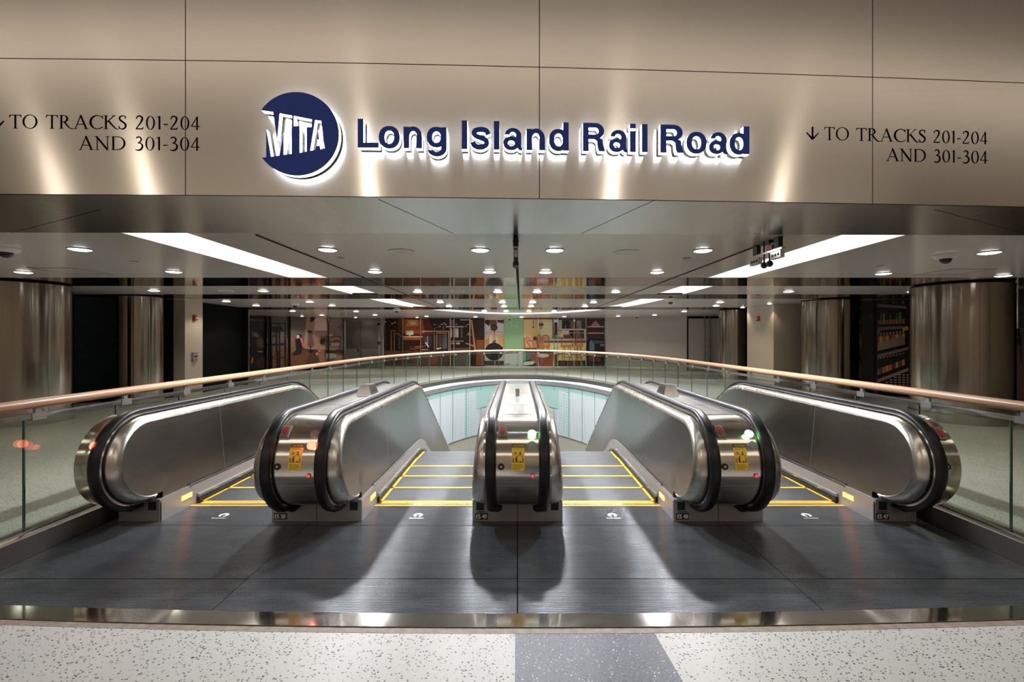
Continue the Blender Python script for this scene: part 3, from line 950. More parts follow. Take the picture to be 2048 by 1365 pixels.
def mural(label, a_, b_, crop, x0, x1, items, z0=0.13, z1=CEIL - 0.002, bg=(20, 14, 10), back=None):
    """a flat print mounted on the wall line a-b; shapes are measured on a crop (ox, oy, scale) of the photograph"""
    ox, oy, sc = crop
    pts = [on_wall(x, 700, a_, b_) for x in (x0, x1)]
    ro = thing('wall_mural', label, 'mural', ((pts[0][0] + pts[1][0]) / 2, (pts[0][1] + pts[1][1]) / 2, z0), 'printed shop front murals')
    m_ = MB(); mats = []
    def mi(c):
        mm = colour(*c) if isinstance(c, tuple) else c
        if mm not in mats: mats.append(mm)
        return mats.index(mm)
    p, q = pts
    m_.face([(p[0], p[1], z0), (q[0], q[1], z0), (q[0], q[1], z1), (p[0], p[1], z1)], mi(bg))
    k = 0
    def P(x, y):
        h = on_wall(min(max(ox + x / sc, x0), x1), oy + y / sc, a_, b_, 0.0015 * k)
        return (h[0], h[1], min(max(h[2], z0), z1))
    for it in items:
        k += 1
        kind, c = it[0], it[-1]
        if kind == 'p':
            m_.face([P(x, y) for x, y in it[1]], mi(c))
        elif kind == 'r':
            xa, ya, xb, yb = it[1]
            m_.face([P(xa, ya), P(xb, ya), P(xb, yb), P(xa, yb)], mi(c))
        elif kind == 'e':
            cx, cy, rx, ry = it[1]
            m_.face([P(cx + rx * math.cos(2 * PI * i / 20), cy + ry * math.sin(2 * PI * i / 20)) for i in range(20)], mi(c))
        elif kind == 'l':
            wd = it[2]
            pl = it[1]
            for (xa, ya), (xb, yb) in zip(pl, pl[1:]):
                L = math.hypot(xb - xa, yb - ya) or 1
                ux, uy = -(yb - ya) / L * wd / 2, (xb - xa) / L * wd / 2
                m_.face([P(xa + ux, ya + uy), P(xb + ux, yb + uy), P(xb - ux, yb - uy), P(xa - ux, ya - uy)], mi(c))
    m_.build('print', mats, ro, fix=False)
    return ro

def mullion(px, a_, b_, label, wd=0.03, z0=0.0, mat=None):
    h = on_wall(px, 700, a_, b_, 0.10)
    m_ = MB(); m_.box(h[0] - wd, h[1] - 0.06, z0, h[0] + wd, h[1] + 0.04, CEIL - 0.001)
    tag(m_.build('mullion', mat or M['bright']), label, 'mullion', 'steel mullions along the murals')

# clothing shop print, far left
A1, B1 = (-12.0, 20.2), (-8.86, 23.15)
br, bk = (168, 128, 112), (16, 14, 13)
it = [('r', (130, 180, 490, 1260), (14, 11, 10)), ('r', (490, 200, 1920, 830), (92, 82, 76)), ('r', (490, 815, 1920, 1260), (104, 66, 46)),
      ('r', (920, 200, 1230, 400), (88, 78, 70)), ('p', [(1240, 200), (1640, 200), (1640, 830), (1180, 830)], (150, 120, 104)), ('p', [(1400, 200), (1600, 200), (1640, 480), (1380, 480)], (200, 172, 158)),
      ('r', (1645, 200, 1920, 830), (120, 104, 96)), ('r', (1440, 830, 1920, 1100), (130, 92, 70)),
      ('p', [(200, 500), (300, 490), (360, 560), (420, 620), (440, 800), (320, 800), (300, 640), (220, 600)], (70, 52, 40)), ('p', [(230, 540), (300, 520), (360, 590), (280, 600)], (128, 100, 76)),
      ('p', [(190, 600), (300, 600), (310, 900), (260, 980), (170, 940)], (12, 14, 18)), ('p', [(330, 620), (430, 640), (440, 790), (340, 800)], (86, 66, 50)), ('r', (330, 865, 415, 880), (150, 150, 150)),
      ('p', [(205, 1090), (220, 980), (245, 980), (240, 1060), (220, 1090)], (190, 90, 55)), ('e', (420, 1080, 120, 110), (52, 34, 34)), ('p', [(148, 690), (190, 740), (150, 780)], (140, 135, 130)),
      ('r', (150, 265, 470, 300), (64, 60, 56)), ('r', (190, 310, 480, 480), (34, 25, 20)),
      # black shelf frame
      ('r', (500, 190, 570, 1200), bk), ('r', (580, 335, 850, 355), bk), ('r', (580, 480, 850, 495), bk), ('r', (500, 575, 690, 590), bk), ('r', (830, 340, 850, 1180), bk), ('r', (672, 345, 690, 880), bk), ('r', (725, 345, 745, 1180), bk),
      ('p', [(590, 410), (790, 410), (800, 480), (600, 480)], (26, 30, 36)), ('p', [(560, 730), (830, 710), (830, 750), (560, 760)], (24, 20, 16)), ('l', [(500, 1000), (700, 1005), (850, 970)], 14, bk), ('p', [(690, 860), (750, 860), (750, 1180), (680, 1180)], bk),
      ('l', [(560, 1020), (700, 900)], 10, bk),
      # rail of clothes
      ('p', [(860, 640), (900, 610), (970, 620), (1010, 660), (1050, 760), (1050, 880), (960, 900), (940, 1100), (880, 1100)], (122, 90, 70)), ('l', [(905, 640), (915, 1150)], 16, (92, 62, 44)), ('p', [(990, 640), (1020, 650), (1030, 750), (1010, 750)], (170, 60, 45)),
      ('e', (1095, 590, 52, 52), (20, 18, 22)), ('e', (1075, 600, 28, 42), (170, 150, 140)), ('p', [(1020, 640), (1150, 600), (1140, 900), (1040, 910)], (20, 24, 36)), ('p', [(1110, 610), (1150, 620), (1190, 790), (1160, 800)], (196, 92, 72)), ('p', [(970, 900), (1050, 840), (1060, 900), (1040, 940)], (38, 26, 20)),
      # dress form
      ('p', [(1250, 475), (1310, 480), (1350, 510), (1330, 550), (1370, 740), (1330, 760), (1255, 755), (1265, 560)], (96, 74, 66)), ('p', [(1258, 478), (1340, 490), (1300, 530), (1270, 525)], (24, 18, 18)), ('l', [(1308, 760), (1308, 850)], 12, bk), ('e', (1300, 870, 22, 18), bk), ('e', (1335, 870, 20, 18), bk),
      ('p', [(1160, 815), (1440, 850), (1440, 870), (1160, 830)], (42, 28, 22)),
      # plants, shelf, pouffe
      ('p', [(1310, 205), (1395, 205), (1395, 250), (1330, 330), (1305, 320)], (18, 22, 14)),
      ('p', [(1490, 735), (1480, 640), (1510, 650), (1500, 580), (1540, 640), (1560, 590), (1585, 660), (1550, 735)], (18, 26, 18)), ('r', (1495, 715, 1550, 735), bk), ('e', (1470, 855, 14, 10), (235, 225, 215)),
      ('r', (1590, 588, 1880, 600), bk), ('r', (1590, 680, 1880, 692), bk), ('r', (1600, 775, 1870, 787), bk), ('r', (1590, 590, 1602, 850), bk), ('r', (1622, 590, 1634, 850), bk), ('r', (1855, 590, 1867, 850), bk), ('r', (1870, 590, 1880, 850), bk),
      ('e', (1672, 565, 38, 25), (190, 130, 88)), ('r', (1745, 545, 1825, 585), (110, 70, 46)), ('e', (1690, 660, 34, 18), (126, 84, 62)), ('r', (1745, 640, 1830, 680), (60, 42, 36)), ('e', (1660, 740, 20, 28), (34, 44, 30)), ('e', (1800, 840, 40, 24), (90, 56, 40)),
      ('r', (1570, 850, 1910, 900), (34, 22, 18)), ('p', [(1590, 915), (1680, 900), (1780, 920), (1780, 985), (1660, 1000), (1590, 980)], (120, 124, 124)), ('e', (1865, 428, 45, 45), (104, 62, 40)), ('e', (1865, 428, 22, 22), (132, 84, 56)),
      ('p', [(1250, 1060), (1320, 900), (1400, 880), (1470, 1050), (1440, 1080), (1210, 1110)], (74, 50, 40)), ('p', [(1400, 900), (1440, 880), (1430, 940), (1390, 930)], (200, 110, 70)), ('r', (1650, 352, 1690, 364), (250, 245, 235))]
mural('printed mural of a clothing shop with dress form and shelves, far left of the doors', A1, B1, (480, 610, 9.309), 495, 687, it, bg=(74, 60, 52))
for px, lb in ((532.5, 'thin steel mullion at the left third of the clothing mural'), (542, 'thin steel mullion beside the black shelf of the clothing mural'), (578.5, 'dark thin mullion before the clothes rail of the clothing mural'), (656.5, 'thin steel mullion beside the potted plant of the clothing mural'), (687, 'steel mullion between the clothing mural and the double doors')):
    mullion(px, A1, B1, lb, 0.018, mat=M['gap'] if px == 578.5 else None)

# brick menswear print
A2, B2 = (-6.7, 23.18), (4.42, 23.18)
wd = (128, 78, 44)
it = [('r', (100, 165, 440, 760), (26, 12, 8)), ('p', [(330, 170), (900, 170), (980, 330), (990, 700), (330, 760)], (78, 34, 20)), ('p', [(440, 180), (800, 180), (830, 440), (440, 450)], (150, 78, 42)), ('p', [(520, 190), (700, 190), (730, 300), (490, 310)], (205, 130, 84)), ('e', (615, 250, 60, 34), (244, 186, 138))]
for k in range(11):
    it.append(('r', (445, 205 + k * 22, 800 - k * 3, 208 + k * 22), (112, 52, 28)))
it += [('r', (450, 440, 760, 490), (66, 30, 24)), ('r', (485, 388, 622, 466), (222, 202, 182)), ('r', (545, 466, 565, 495), (222, 202, 182)), ('r', (430, 492, 800, 512), (190, 142, 104)), ('r', (440, 512, 770, 560), (120, 68, 44)), ('r', (440, 560, 770, 770), (44, 16, 12)),
       ('r', (205, 380, 222, 780), wd), ('r', (262, 380, 278, 780), wd), ('r', (205, 380, 278, 396), wd), ('l', [(280, 440), (330, 445), (440, 520)], 10, (150, 110, 80)), ('p', [(330, 490), (430, 520), (430, 740), (340, 740)], (28, 26, 30)), ('p', [(345, 520), (380, 500), (390, 740), (350, 740)], (44, 46, 56)),
       ('r', (1000, 190, 1690, 760), (34, 20, 18)), ('r', (800, 470, 1010, 700), (40, 24, 20)),
       ('r', (790, 393, 1285, 408), (202, 160, 118)), ('r', (1275, 400, 1292, 760), (202, 160, 118)), ('r', (1005, 340, 1025, 760), (118, 78, 46)), ('r', (1025, 325, 1195, 340), (90, 56, 34)), ('r', (1178, 290, 1196, 470), (120, 80, 44)), ('r', (1050, 425, 1250, 440), (170, 138, 84))]
for k, c in enumerate([(44, 36, 36), (70, 60, 58), (28, 26, 30), (150, 120, 112), (24, 22, 26), (52, 48, 52), (34, 40, 52), (18, 18, 20)]):
    it.append(('p', [(815 + k * 22, 490), (835 + k * 22, 500), (838 + k * 22, 690), (815 + k * 22, 690)], c))
for k, c in enumerate([(96, 92, 90), (60, 54, 48), (34, 30, 30), (100, 70, 54), (40, 36, 34), (70, 64, 52), (84, 82, 66), (72, 80, 100), (92, 104, 128), (38, 44, 60)]):
    it.append(('p', [(1048 + k * 22, 450), (1068 + k * 22, 460), (1074 + k * 22, 730 - (k % 3) * 20), (1046 + k * 22, 740)], c))
it += [('r', (1230, 308, 1560, 324), (238, 214, 178)), ('r', (1300, 190, 1395, 310), (120, 90, 92)), ('r', (1310, 160, 1322, 740), (170, 160, 150)), ('r', (1380, 160, 1392, 740), (170, 160, 150))]
for x_, c in ((1318, (206, 196, 150)), (1372, (180, 132, 122)), (1402, (200, 160, 150)), (1436, (232, 230, 232)), (1512, (96, 84, 62))):
    it.append(('p', [(x_, 345), (x_ + 22, 340), (x_ + 30, 420), (x_ + 26, 515), (x_ - 2, 515), (x_ - 6, 420)], c))
it += [('r', (1290, 577, 1560, 590), (190, 158, 124)), ('r', (1320, 610, 1400, 640), (150, 138, 122)), ('r', (1425, 612, 1490, 642), (190, 184, 176)), ('r', (1310, 710, 1690, 760), (96, 66, 44)), ('r', (1680, 180, 1945, 760), (44, 22, 15)),
       ('p', [(1690, 190), (1720, 190), (1790, 760), (1760, 760)], (178, 122, 72)), ('p', [(1720, 190), (1940, 190), (1940, 560), (1800, 560)], (38, 19, 13)), ('p', [(1800, 560), (1945, 560), (1945, 1030), (1790, 1030)], (112, 66, 34)), ('p', [(1600, 610), (1750, 660), (1750, 690), (1600, 630)], (176, 126, 84)), ('r', (1615, 460, 1710, 475), (170, 128, 88)), ('e', (1665, 440, 24, 24), (190, 160, 126)), ('r', (1500, 183, 1680, 196), (246, 244, 240)), ('r', (1665, 200, 1685, 730), (140, 126, 112)),
       ('r', (100, 760, 1690, 1080), (70, 54, 40)), ('p', [(540, 740), (680, 670), (830, 670), (830, 690), (690, 740)], (116, 66, 36)), ('p', [(555, 670), (660, 660), (650, 720), (550, 720)], (46, 38, 36)), ('r', (520, 740, 545, 980), (92, 48, 26)), ('r', (660, 690, 685, 960), (92, 48, 26)), ('r', (835, 720, 860, 920), (80, 42, 24)), ('r', (925, 690, 940, 880), (92, 48, 26)), ('p', [(845, 610), (870, 600), (925, 690), (905, 700)], (180, 180, 182)), ('p', [(780, 730), (870, 735), (900, 715), (900, 745), (790, 750)], (150, 140, 138)), ('p', [(1060, 715), (1150, 705), (1150, 720), (1065, 745)], (206, 214, 222)),
       ('e', (570, 960, 70, 30), (60, 28, 20)), ('p', [(925, 870), (1060, 870), (1060, 1010), (940, 1020)], (112, 50, 48)), ('e', (1000, 940, 70, 76), (104, 48, 46)), ('r', (1410, 840, 1680, 1050), (86, 80, 78)),
       ('r', (95, 222, 130, 234), (240, 238, 230)), ('r', (270, 230, 312, 240), (240, 238, 230)), ('r', (225, 255, 262, 266), (240, 238, 230)), ('e', (760, 240, 13, 10), (255, 250, 240))]
for x_, y_ in ((1005, 273), (1140, 265), (1185, 247), (1210, 275), (1410, 265), (1620, 272), (1585, 308), (1100, 302)):
    it.append(('r', (x_, y_, x_ + 40, y_ + 9), (244, 242, 238)))
mural('printed mural of a brick menswear shop with clothes rails, right of the doors', A2, B2, (760, 620, 9.309), 770.5, 968.5, it, bg=(30, 16, 12))
for px, lb in ((770.3, 'steel mullion at the left edge of the brick menswear mural'), (807, 'thin mullion left of the screen in the menswear mural'), (842.5, 'mullion right of the screen in the menswear mural'), (901.5, 'left of the bright twin mullions in the menswear mural'), (909, 'right of the bright twin mullions in the menswear mural'), (940.5, 'mullion before the timber post of the menswear mural')):
    mullion(px, A2, B2, lb, 0.02)

# iced coffee print
it = [('r', (70, 150, 380, 870), (196, 186, 190)), ('p', [(75, 160), (160, 160), (150, 260), (80, 215)], (34, 20, 15)), ('p', [(150, 160), (260, 160), (270, 230), (165, 260)], (90, 66, 58)), ('p', [(270, 160), (378, 160), (372, 215), (280, 200)], (70, 34, 24)), ('e', (220, 280, 56, 56), (40, 26, 20)), ('e', (215, 282, 36, 40), (72, 48, 36)),
      ('p', [(150, 300), (170, 290), (180, 370), (210, 390), (160, 400)], (220, 150, 128)), ('l', [(222, 335), (236, 395)], 14, (150, 62, 36)), ('l', [(95, 380), (110, 355), (230, 342), (350, 355), (372, 380)], 5, (110, 84, 76)),
      ('p', [(95, 390), (370, 385), (380, 560), (340, 625), (110, 625), (75, 560)], (206, 160, 124)), ('p', [(80, 480), (160, 440), (150, 600), (90, 580)], (178, 122, 66)), ('p', [(190, 500), (250, 470), (262, 600), (190, 600)], (120, 66, 40)), ('p', [(260, 480), (370, 450), (378, 560), (300, 590)], (206, 150, 88)),
      ('p', [(150, 400), (200, 390), (190, 620), (140, 620)], (236, 206, 186)), ('p', [(250, 420), (290, 415), (290, 620), (250, 620)], (230, 196, 176)), ('p', [(100, 590), (370, 580), (350, 625), (120, 625)], (104, 62, 52)), ('r', (120, 570, 135, 625), (226, 216, 216)),
      ('e', (222, 660, 145, 140), (24, 22, 22)), ('p', [(90, 650), (350, 650), (340, 690), (100, 690)], (70, 72, 76)), ('r', (75, 805, 378, 872), (60, 40, 32)), ('l', [(232, 800), (236, 868)], 24, (140, 128, 124))]
mural('tall printed mural of a glass of iced coffee, left of the green panel', A2, B2, (960, 620, 7.877), 969, 1007.5, it, bg=(190, 180, 184))
# green glass panel with its white lower sheet
it = [('r', (380, 655, 684, 880), (188, 196, 204)), ('r', (380, 150, 684, 640), (130, 168, 128))]
for x_, y_ in ((410, 226), (475, 200), (480, 240), (545, 250), (575, 260)):
    it.append(('r', (x_, y_, x_ + 32, y_ + 10), (245, 250, 248)))
it += [('r', (395, 852, 470, 864), (90, 96, 100)), ('e', (588, 860, 8, 11), (24, 24, 26)), ('r', (612, 700, 615, 870), (150, 158, 164))]
gp = mural('pale green glass wall panel above a white sheet, in the middle of the far wall', A2, B2, (960, 620, 7.877), 1008, 1046.5, it, bg=(130, 168, 128))
mb = MB()
h = on_wall(1027, 705, A2, B2, 0.03)
put_text(mb, 'Grand Central', 0.155, lambda u, v, ww: (h[0] + u, h[1] - ww, 0.80 + v), 0.0, 'CENTER', sx=0.86, bold=0.004)
mb.build('lettering', M['ink'], gp, fix=False)
# restaurant print
ch, cr, bt = (150, 82, 46), (222, 212, 142), (28, 22, 22)
it = [('r', (684, 150, 1145, 640), (226, 170, 128)), ('p', [(930, 190), (1140, 190), (1140, 430), (930, 430)], (236, 194, 160)), ('p', [(860, 330), (930, 190), (930, 440), (860, 440)], (224, 186, 116)), ('r', (1145, 150, 1690, 480), (62, 54, 58)), ('r', (1690, 150, 1960, 470), (58, 38, 38)),
      ('r', (1225, 160, 1290, 300), (170, 166, 166)), ('r', (1420, 170, 1480, 300), (96, 84, 80)), ('r', (1520, 170, 1600, 300), (130, 118, 116)), ('r', (1290, 180, 1410, 300), (30, 28, 32)), ('r', (1240, 300, 1650, 322), (206, 176, 142)), ('r', (1230, 322, 1320, 440), (222, 206, 170)), ('r', (1315, 330, 1402, 388), (212, 206, 214)), ('r', (1402, 322, 1500, 440), (34, 30, 34)), ('r', (1500, 322, 1570, 440), (110, 92, 90)), ('r', (1640, 310, 1662, 470), (206, 190, 160)), ('r', (1240, 360, 1650, 370), (170, 164, 168)),
      ('p', [(1740, 260), (1815, 165), (1900, 260)], (150, 110, 98)), ('r', (1690, 260, 1960, 275), (196, 166, 140)), ('r', (1690, 360, 1960, 375), (196, 166, 140)), ('r', (1690, 170, 1960, 180), (44, 26, 26)), ('r', (1690, 310, 1960, 318), (44, 26, 26)),
      ('l', [(838, 160), (838, 262)], 7, bt), ('p', [(838, 258), (855, 284), (822, 284)], bt), ('r', (930, 214, 998, 256), (120, 70, 40)), ('l', [(964, 180), (964, 285)], 6, bt), ('p', [(964, 280), (980, 298), (948, 298)], bt), ('r', (1145, 180, 1160, 470), (60, 44, 36)), ('r', (1165, 215, 1222, 265), (58, 48, 58)), ('r', (1165, 290, 1222, 360), (54, 44, 54))]
for k in range(9):
    it.append(('r', (1300 + k * 38, 258 - (k % 3) * 12, 1314 + k * 38, 300), ((62, 44, 30), (150, 120, 70), (40, 50, 34))[k % 3]))
for x_ in (1240, 1262, 1284):
    it.append(('e', (x_, 330, 9, 8), bt))
it += [('r', (990, 520, 1670, 640), cr), ('r', (960, 455, 1700, 490), (176, 172, 160)), ('r', (1010, 488, 1670, 520), (66, 66, 64)), ('r', (1180, 640, 1668, 800), cr), ('r', (684, 640, 1960, 650), (120, 70, 52)), ('r', (1668, 460, 1960, 900), (20, 18, 20)), ('p', [(1720, 500), (1760, 470), (1800, 560), (1800, 640), (1720, 640)], (82, 108, 116)), ('p', [(1760, 480), (1960, 485), (1960, 530), (1790, 540)], (58, 74, 82)), ('r', (1890, 545, 1955, 560), (176, 150, 140)), ('r', (1890, 565, 1955, 582), (120, 66, 52)), ('r', (1710, 690, 1900, 810), (104, 44, 42)), ('r', (1700, 690, 1810, 700), (190, 190, 190)),
       ('r', (1170, 800, 1700, 890), (30, 26, 26)), ('p', [(800, 670), (1250, 680), (1190, 890), (930, 890), (860, 830), (790, 790)], (142, 72, 54)), ('p', [(684, 660), (720, 670), (720, 800), (700, 810), (684, 800)], (130, 160, 130)), ('p', [(720, 680), (780, 670), (800, 720), (780, 790), (715, 800)], (70, 112, 120)), ('e', (990, 722, 100, 28), (206, 206, 200)), ('e', (990, 716, 80, 18), (226, 226, 222)), ('p', [(690, 820), (840, 805), (866, 825), (830, 860), (684, 880)], (226, 214, 196)),
       ('l', [(1240, 690), (1100, 720), (980, 880)], 22, (128, 60, 38)), ('l', [(1180, 700), (1215, 890)], 26, (122, 60, 40)), ('r', (684, 600, 900, 640), (100, 54, 36))]
def windsor(cx, top, wd_, seat, foot, arch=True):
    h = wd_ / 2
    o_ = [('l', [(cx - h, seat), (cx - h * .98, top + 60), (cx - h * .6, top + 14), (cx, top), (cx + h * .6, top + 14), (cx + h * .98, top + 60), (cx + h, seat)], 13, ch)]
    for k in range(-2, 3):
        o_.append(('l', [(cx + k * h * .38, seat), (cx + k * h * .34, top + 20)], 6, ch))
    o_.append(('r', (cx - h * 1.15, seat - 6, cx + h * 1.2, seat + 22), (176, 100, 52)))
    for dx in (-.85, -.45, .45, .85):
        o_.append(('l', [(cx + dx * h * .7, seat + 20), (cx + dx * h * 1.25, foot)], 10, ch))
    if foot > 800:
        o_.append(('r', (cx - h * .7, seat + 180, cx + h * .75, seat + 190), ch))
    return o_
it += windsor(1365, 395, 175, 560, 880) + windsor(1555, 395, 105, 560, 880) + windsor(1030, 398, 120, 560, 625) + windsor(928, 396, 76, 540, 620)
it += [('l', [(715, 480), (730, 440), (765, 440), (780, 480)], 10, (120, 62, 40)), ('r', (735, 480, 850, 496), ch), ('l', [(695, 440), (705, 620)], 14, ch), ('l', [(720, 500), (770, 540), (790, 620)], 12, ch), ('l', [(830, 490), (850, 610)], 12, ch), ('l', [(900, 430), (910, 600)], 10, bt), ('p', [(830, 430), (880, 420), (890, 480), (840, 480)], (52, 36, 34)), ('r', (1185, 395, 1205, 440), (130, 170, 80)), ('r', (1260, 375, 1300, 425), (196, 160, 60)),
       ('e', (916, 166, 10, 9), (255, 250, 235)), ('r', (1160, 155, 1224, 200), (250, 246, 240)), ('e', (1478, 172, 14, 22), (250, 246, 240))]
mural('printed mural of a restaurant bar with wooden stools, right of the green panel', A2, B2, (960, 620, 7.877), 1047, 1208.5, it, bg=(60, 40, 34))
for px, lb in ((1076, 'thin mullion left of the hanging lamps in the restaurant mural'), (1107.5, 'left of the bright twin mullions in the restaurant mural'), (1115, 'right of the bright twin mullions in the restaurant mural'), (1147.5, 'mullion left of the second bar stool in the restaurant mural'), (1171, 'mullion right of the bottle shelf in the restaurant mural')):
    mullion(px, A2, B2, lb, 0.016)

# bottle shelves print and the freezer print on the right
A3, B3 = (9.05, 12.62), (10.45, 11.66)
it = [('p', [(110, 240), (250, 330), (260, 620), (110, 740)], (26, 16, 17)), ('p', [(100, 540), (130, 545), (140, 620), (100, 615)], (206, 170, 60)), ('p', [(130, 545), (160, 555), (195, 605), (140, 600)], (84, 106, 128)), ('p', [(100, 205), (125, 210), (130, 250), (100, 240)], (104, 90, 92)), ('p', [(98, 905), (135, 900), (142, 945), (98, 955)], (132, 112, 112)), ('r', (320, 315, 385, 325), (56, 48, 48)), ('r', (320, 350, 385, 362), (66, 58, 56)), ('r', (310, 225, 318, 310), (44, 40, 30)),
      ('p', [(400, 180), (800, 212), (800, 246), (400, 226)], (128, 108, 116)), ('p', [(400, 488), (780, 470), (780, 505), (400, 535)], (130, 110, 112)), ('p', [(400, 850), (820, 742), (822, 780), (400, 895)], (134, 112, 116)), ('p', [(400, 1175), (825, 1012), (832, 1050), (400, 1215)], (136, 114, 116))]
cols = [(176, 98, 40), (206, 176, 140), (196, 88, 50), (214, 168, 62), (150, 62, 40)]
for k in range(9):
    x_ = 404 + k * 41
    it.append(('p', [(x_, 150), (x_ + 34, 152), (x_ + 34, 172 + k * 2), (x_, 170 + k * 2)], ((60, 66, 24), (36, 40, 20), (80, 90, 30))[k % 3]))
    it.append(('p', [(x_, 400 - k * 2), (x_ + 36, 396 - k * 2), (x_ + 36, 445 - k), (x_, 455 - k)], ((170, 104, 60), (190, 90, 50), (150, 120, 104), (130, 106, 100))[k % 4]))
    it.append(('p', [(x_ + 6, 310 - (k % 2) * 20), (x_ + 30, 310 - (k % 2) * 20), (x_ + 34, 395 - k * 2), (x_ + 2, 400 - k * 2)], ((40, 24, 18), (70, 78, 50), (100, 140, 44))[(k + (k > 4)) % 3]))
    y_ = 800 - k * 10
    c = cols[k % 5]
    it.append(('p', [(x_, y_ - 190 + k * 6), (x_ + 38, y_ - 196 + k * 6), (x_ + 40, y_ - 118), (x_, y_ - 108)], c))
    it.append(('p', [(x_, y_ - 108), (x_ + 40, y_ - 118), (x_ + 40, y_ - 10), (x_, y_)], (188 - k * 5, 160 - k * 5, 146 - k * 5)))
    it.append(('p', [(x_ + 8, y_ - 235 + k * 6), (x_ + 30, y_ - 238 + k * 6), (x_ + 32, y_ - 200 + k * 6), (x_ + 6, y_ - 195 + k * 6)], (150, 140, 122)))
    y_ = 1130 - k * 16
    it.append(('p', [(x_, y_ - 90), (x_ + 36, y_ - 104), (x_ + 36, y_ - 26), (x_, y_ - 12)], ((150, 130, 106), (90, 66, 40), (170, 110, 60), (196, 140, 66), (180, 100, 70), (84, 54, 44))[k % 6]))
    it.append(('r', (x_ + 6, 890 - k * 9, x_ + 34, 904 - k * 9), (150, 130, 126)))
for rr in range(5):
    for k in range(9 - rr):
        x_, y_ = 470 + rr * 62 + k * 54 - rr * 10, 1222 - rr * 32 + k * 3 - (k * 2)
        if x_ < 930:
            it.append(('r', (x_, y_, x_ + 34, y_ + 12), (170, 150, 142)))
it += [('p', [(735, 500), (800, 470), (820, 520), (770, 535), (735, 540)], (190, 160, 50)), ('p', [(810, 490), (850, 490), (868, 515), (830, 520)], (60, 76, 100)), ('p', [(400, 535), (450, 530), (450, 560), (410, 570)], (104, 122, 140))]
mural('dark printed mural of bottle shelves, right side beyond the rail', A3, B3, (1690, 580, 6.5), 1704, 1842, it, bg=(15, 9, 10))
mullion(1750, A3, B3, 'pale thin mullion down the bottle shelf mural', 0.012, mat=M['edge'])
A4, B4 = (9.7, 9.9), (10.75, 9.25)
it = [('r', (66, 100, 309, 235), (10, 9, 9)), ('p', [(68, 560), (309, 600), (309, 1110), (68, 1110)], (66, 44, 38)), ('r', (66, 515, 265, 530), (64, 56, 56))]
for r_ in range(6):
    for k in range(2):
        it.append(('r', (72 + k * 104, 236 + r_ * 46, 160 + k * 90, 274 + r_ * 46), ((54, 52, 44), (44, 48, 50), (56, 58, 72), (70, 74, 96), (60, 48, 46), (52, 46, 38))[r_]))
        it.append(('r', (74 + k * 104, 240 + r_ * 46, 150 + k * 90, 262 + r_ * 46), ((30, 28, 22), (26, 28, 28), (26, 30, 46), (40, 46, 60), (34, 26, 22), (26, 24, 20))[r_]))
it += [('p', [(255, 430), (300, 440), (309, 760), (285, 750), (280, 600)], (50, 52, 62)), ('l', [(205, 590), (205, 1100)], 5, (16, 10, 10))]
mural('dark printed mural of freezer shelves at the right edge of the photo', A4, B4, (1980, 560, 4.547), 1988, 2090, it, bg=(30, 20, 19))
mullion(2026, A4, B4, 'thin bright rod hanging before the freezer mural', 0.008, 1.75)
mb = MB(); wall_quad(mb, (9.2, 12.8), (10.6, 11.85)); wall_quad(mb, (10.6, 11.85), (10.6, 9.55)); wall_quad(mb, (9.9, 10.0), (12.4, 8.5)); wall_quad(mb, (9.0, 15.0), (10.2, 21.2)); mb.build('wall_shop_right', M['dark'], kind='structure', fix=False)
#PART4
# ------------------------------------------------------------------ landing plates
COMB = 4.19
XE = [-3.443, -1.74, 0.0, 1.74, 3.443]
ESC_X = [-2.55, -0.85, 0.85, 2.55]
PLN = ['leftmost', 'second from left', 'third from left', 'rightmost']
for k in range(4):
    x0, x1 = XE[k] + 0.003, XE[k + 1] - 0.003
    ro = thing('landing_plate', 'ribbed dark metal landing plate, %s of the four before the escalators' % PLN[k], 'floor plate', ((x0 + x1) / 2, 3.3, 0), 'landing plates')
    cuts = [None, 2.93, 3.765, COMB]
    for i in range(3):
        m_ = MB(); rows = []
        for j in range(9):
            x = x0 + (x1 - x0) * j / 8
            ya = plate_y(x) if i == 0 else cuts[i] + 0.0025
            yb = cuts[i + 1] - 0.0025 if i < 2 else COMB
            rows.append([(x, ya, -0.03), (x, ya, 0), (x, yb, 0), (x, yb, -0.03)])
        m_.grid(rows, closed_u=True); m_.face(rows[0]); m_.face(rows[-1][::-1])
        sec = m_.build('plate_section', M['plate'], ro)
    # maker's mark let into the plate: a ring with an arrowhead notch and a word under it
    lx, ly = ESC_X[k] - 0.02, 3.985
    m_ = MB()
    n = 26
    for i in range(n):
        a0, a1 = 2 * PI * i / n, 2 * PI * (i + 1) / n
        am = math.degrees((a0 + a1) / 2)
        if 250 < am < 290:
            continue
        R, r_ = 0.040, 0.018
        m_.face([(lx + R * math.cos(a0), ly + R * math.sin(a0), .0012), (lx + R * math.cos(a1), ly + R * math.sin(a1), .0012), (lx + r_ * math.cos(a1), ly - .006 + r_ * math.sin(a1), .0012), (lx + r_ * math.cos(a0), ly - .006 + r_ * math.sin(a0), .0012)])
    put_text(m_, 'Schindler', 0.034, lambda u, v, ww: (lx + u, ly - 0.078 + v, ww), 0.0012, 'CENTER')
    m_.build('maker_mark', M['white'], ro, fix=False)

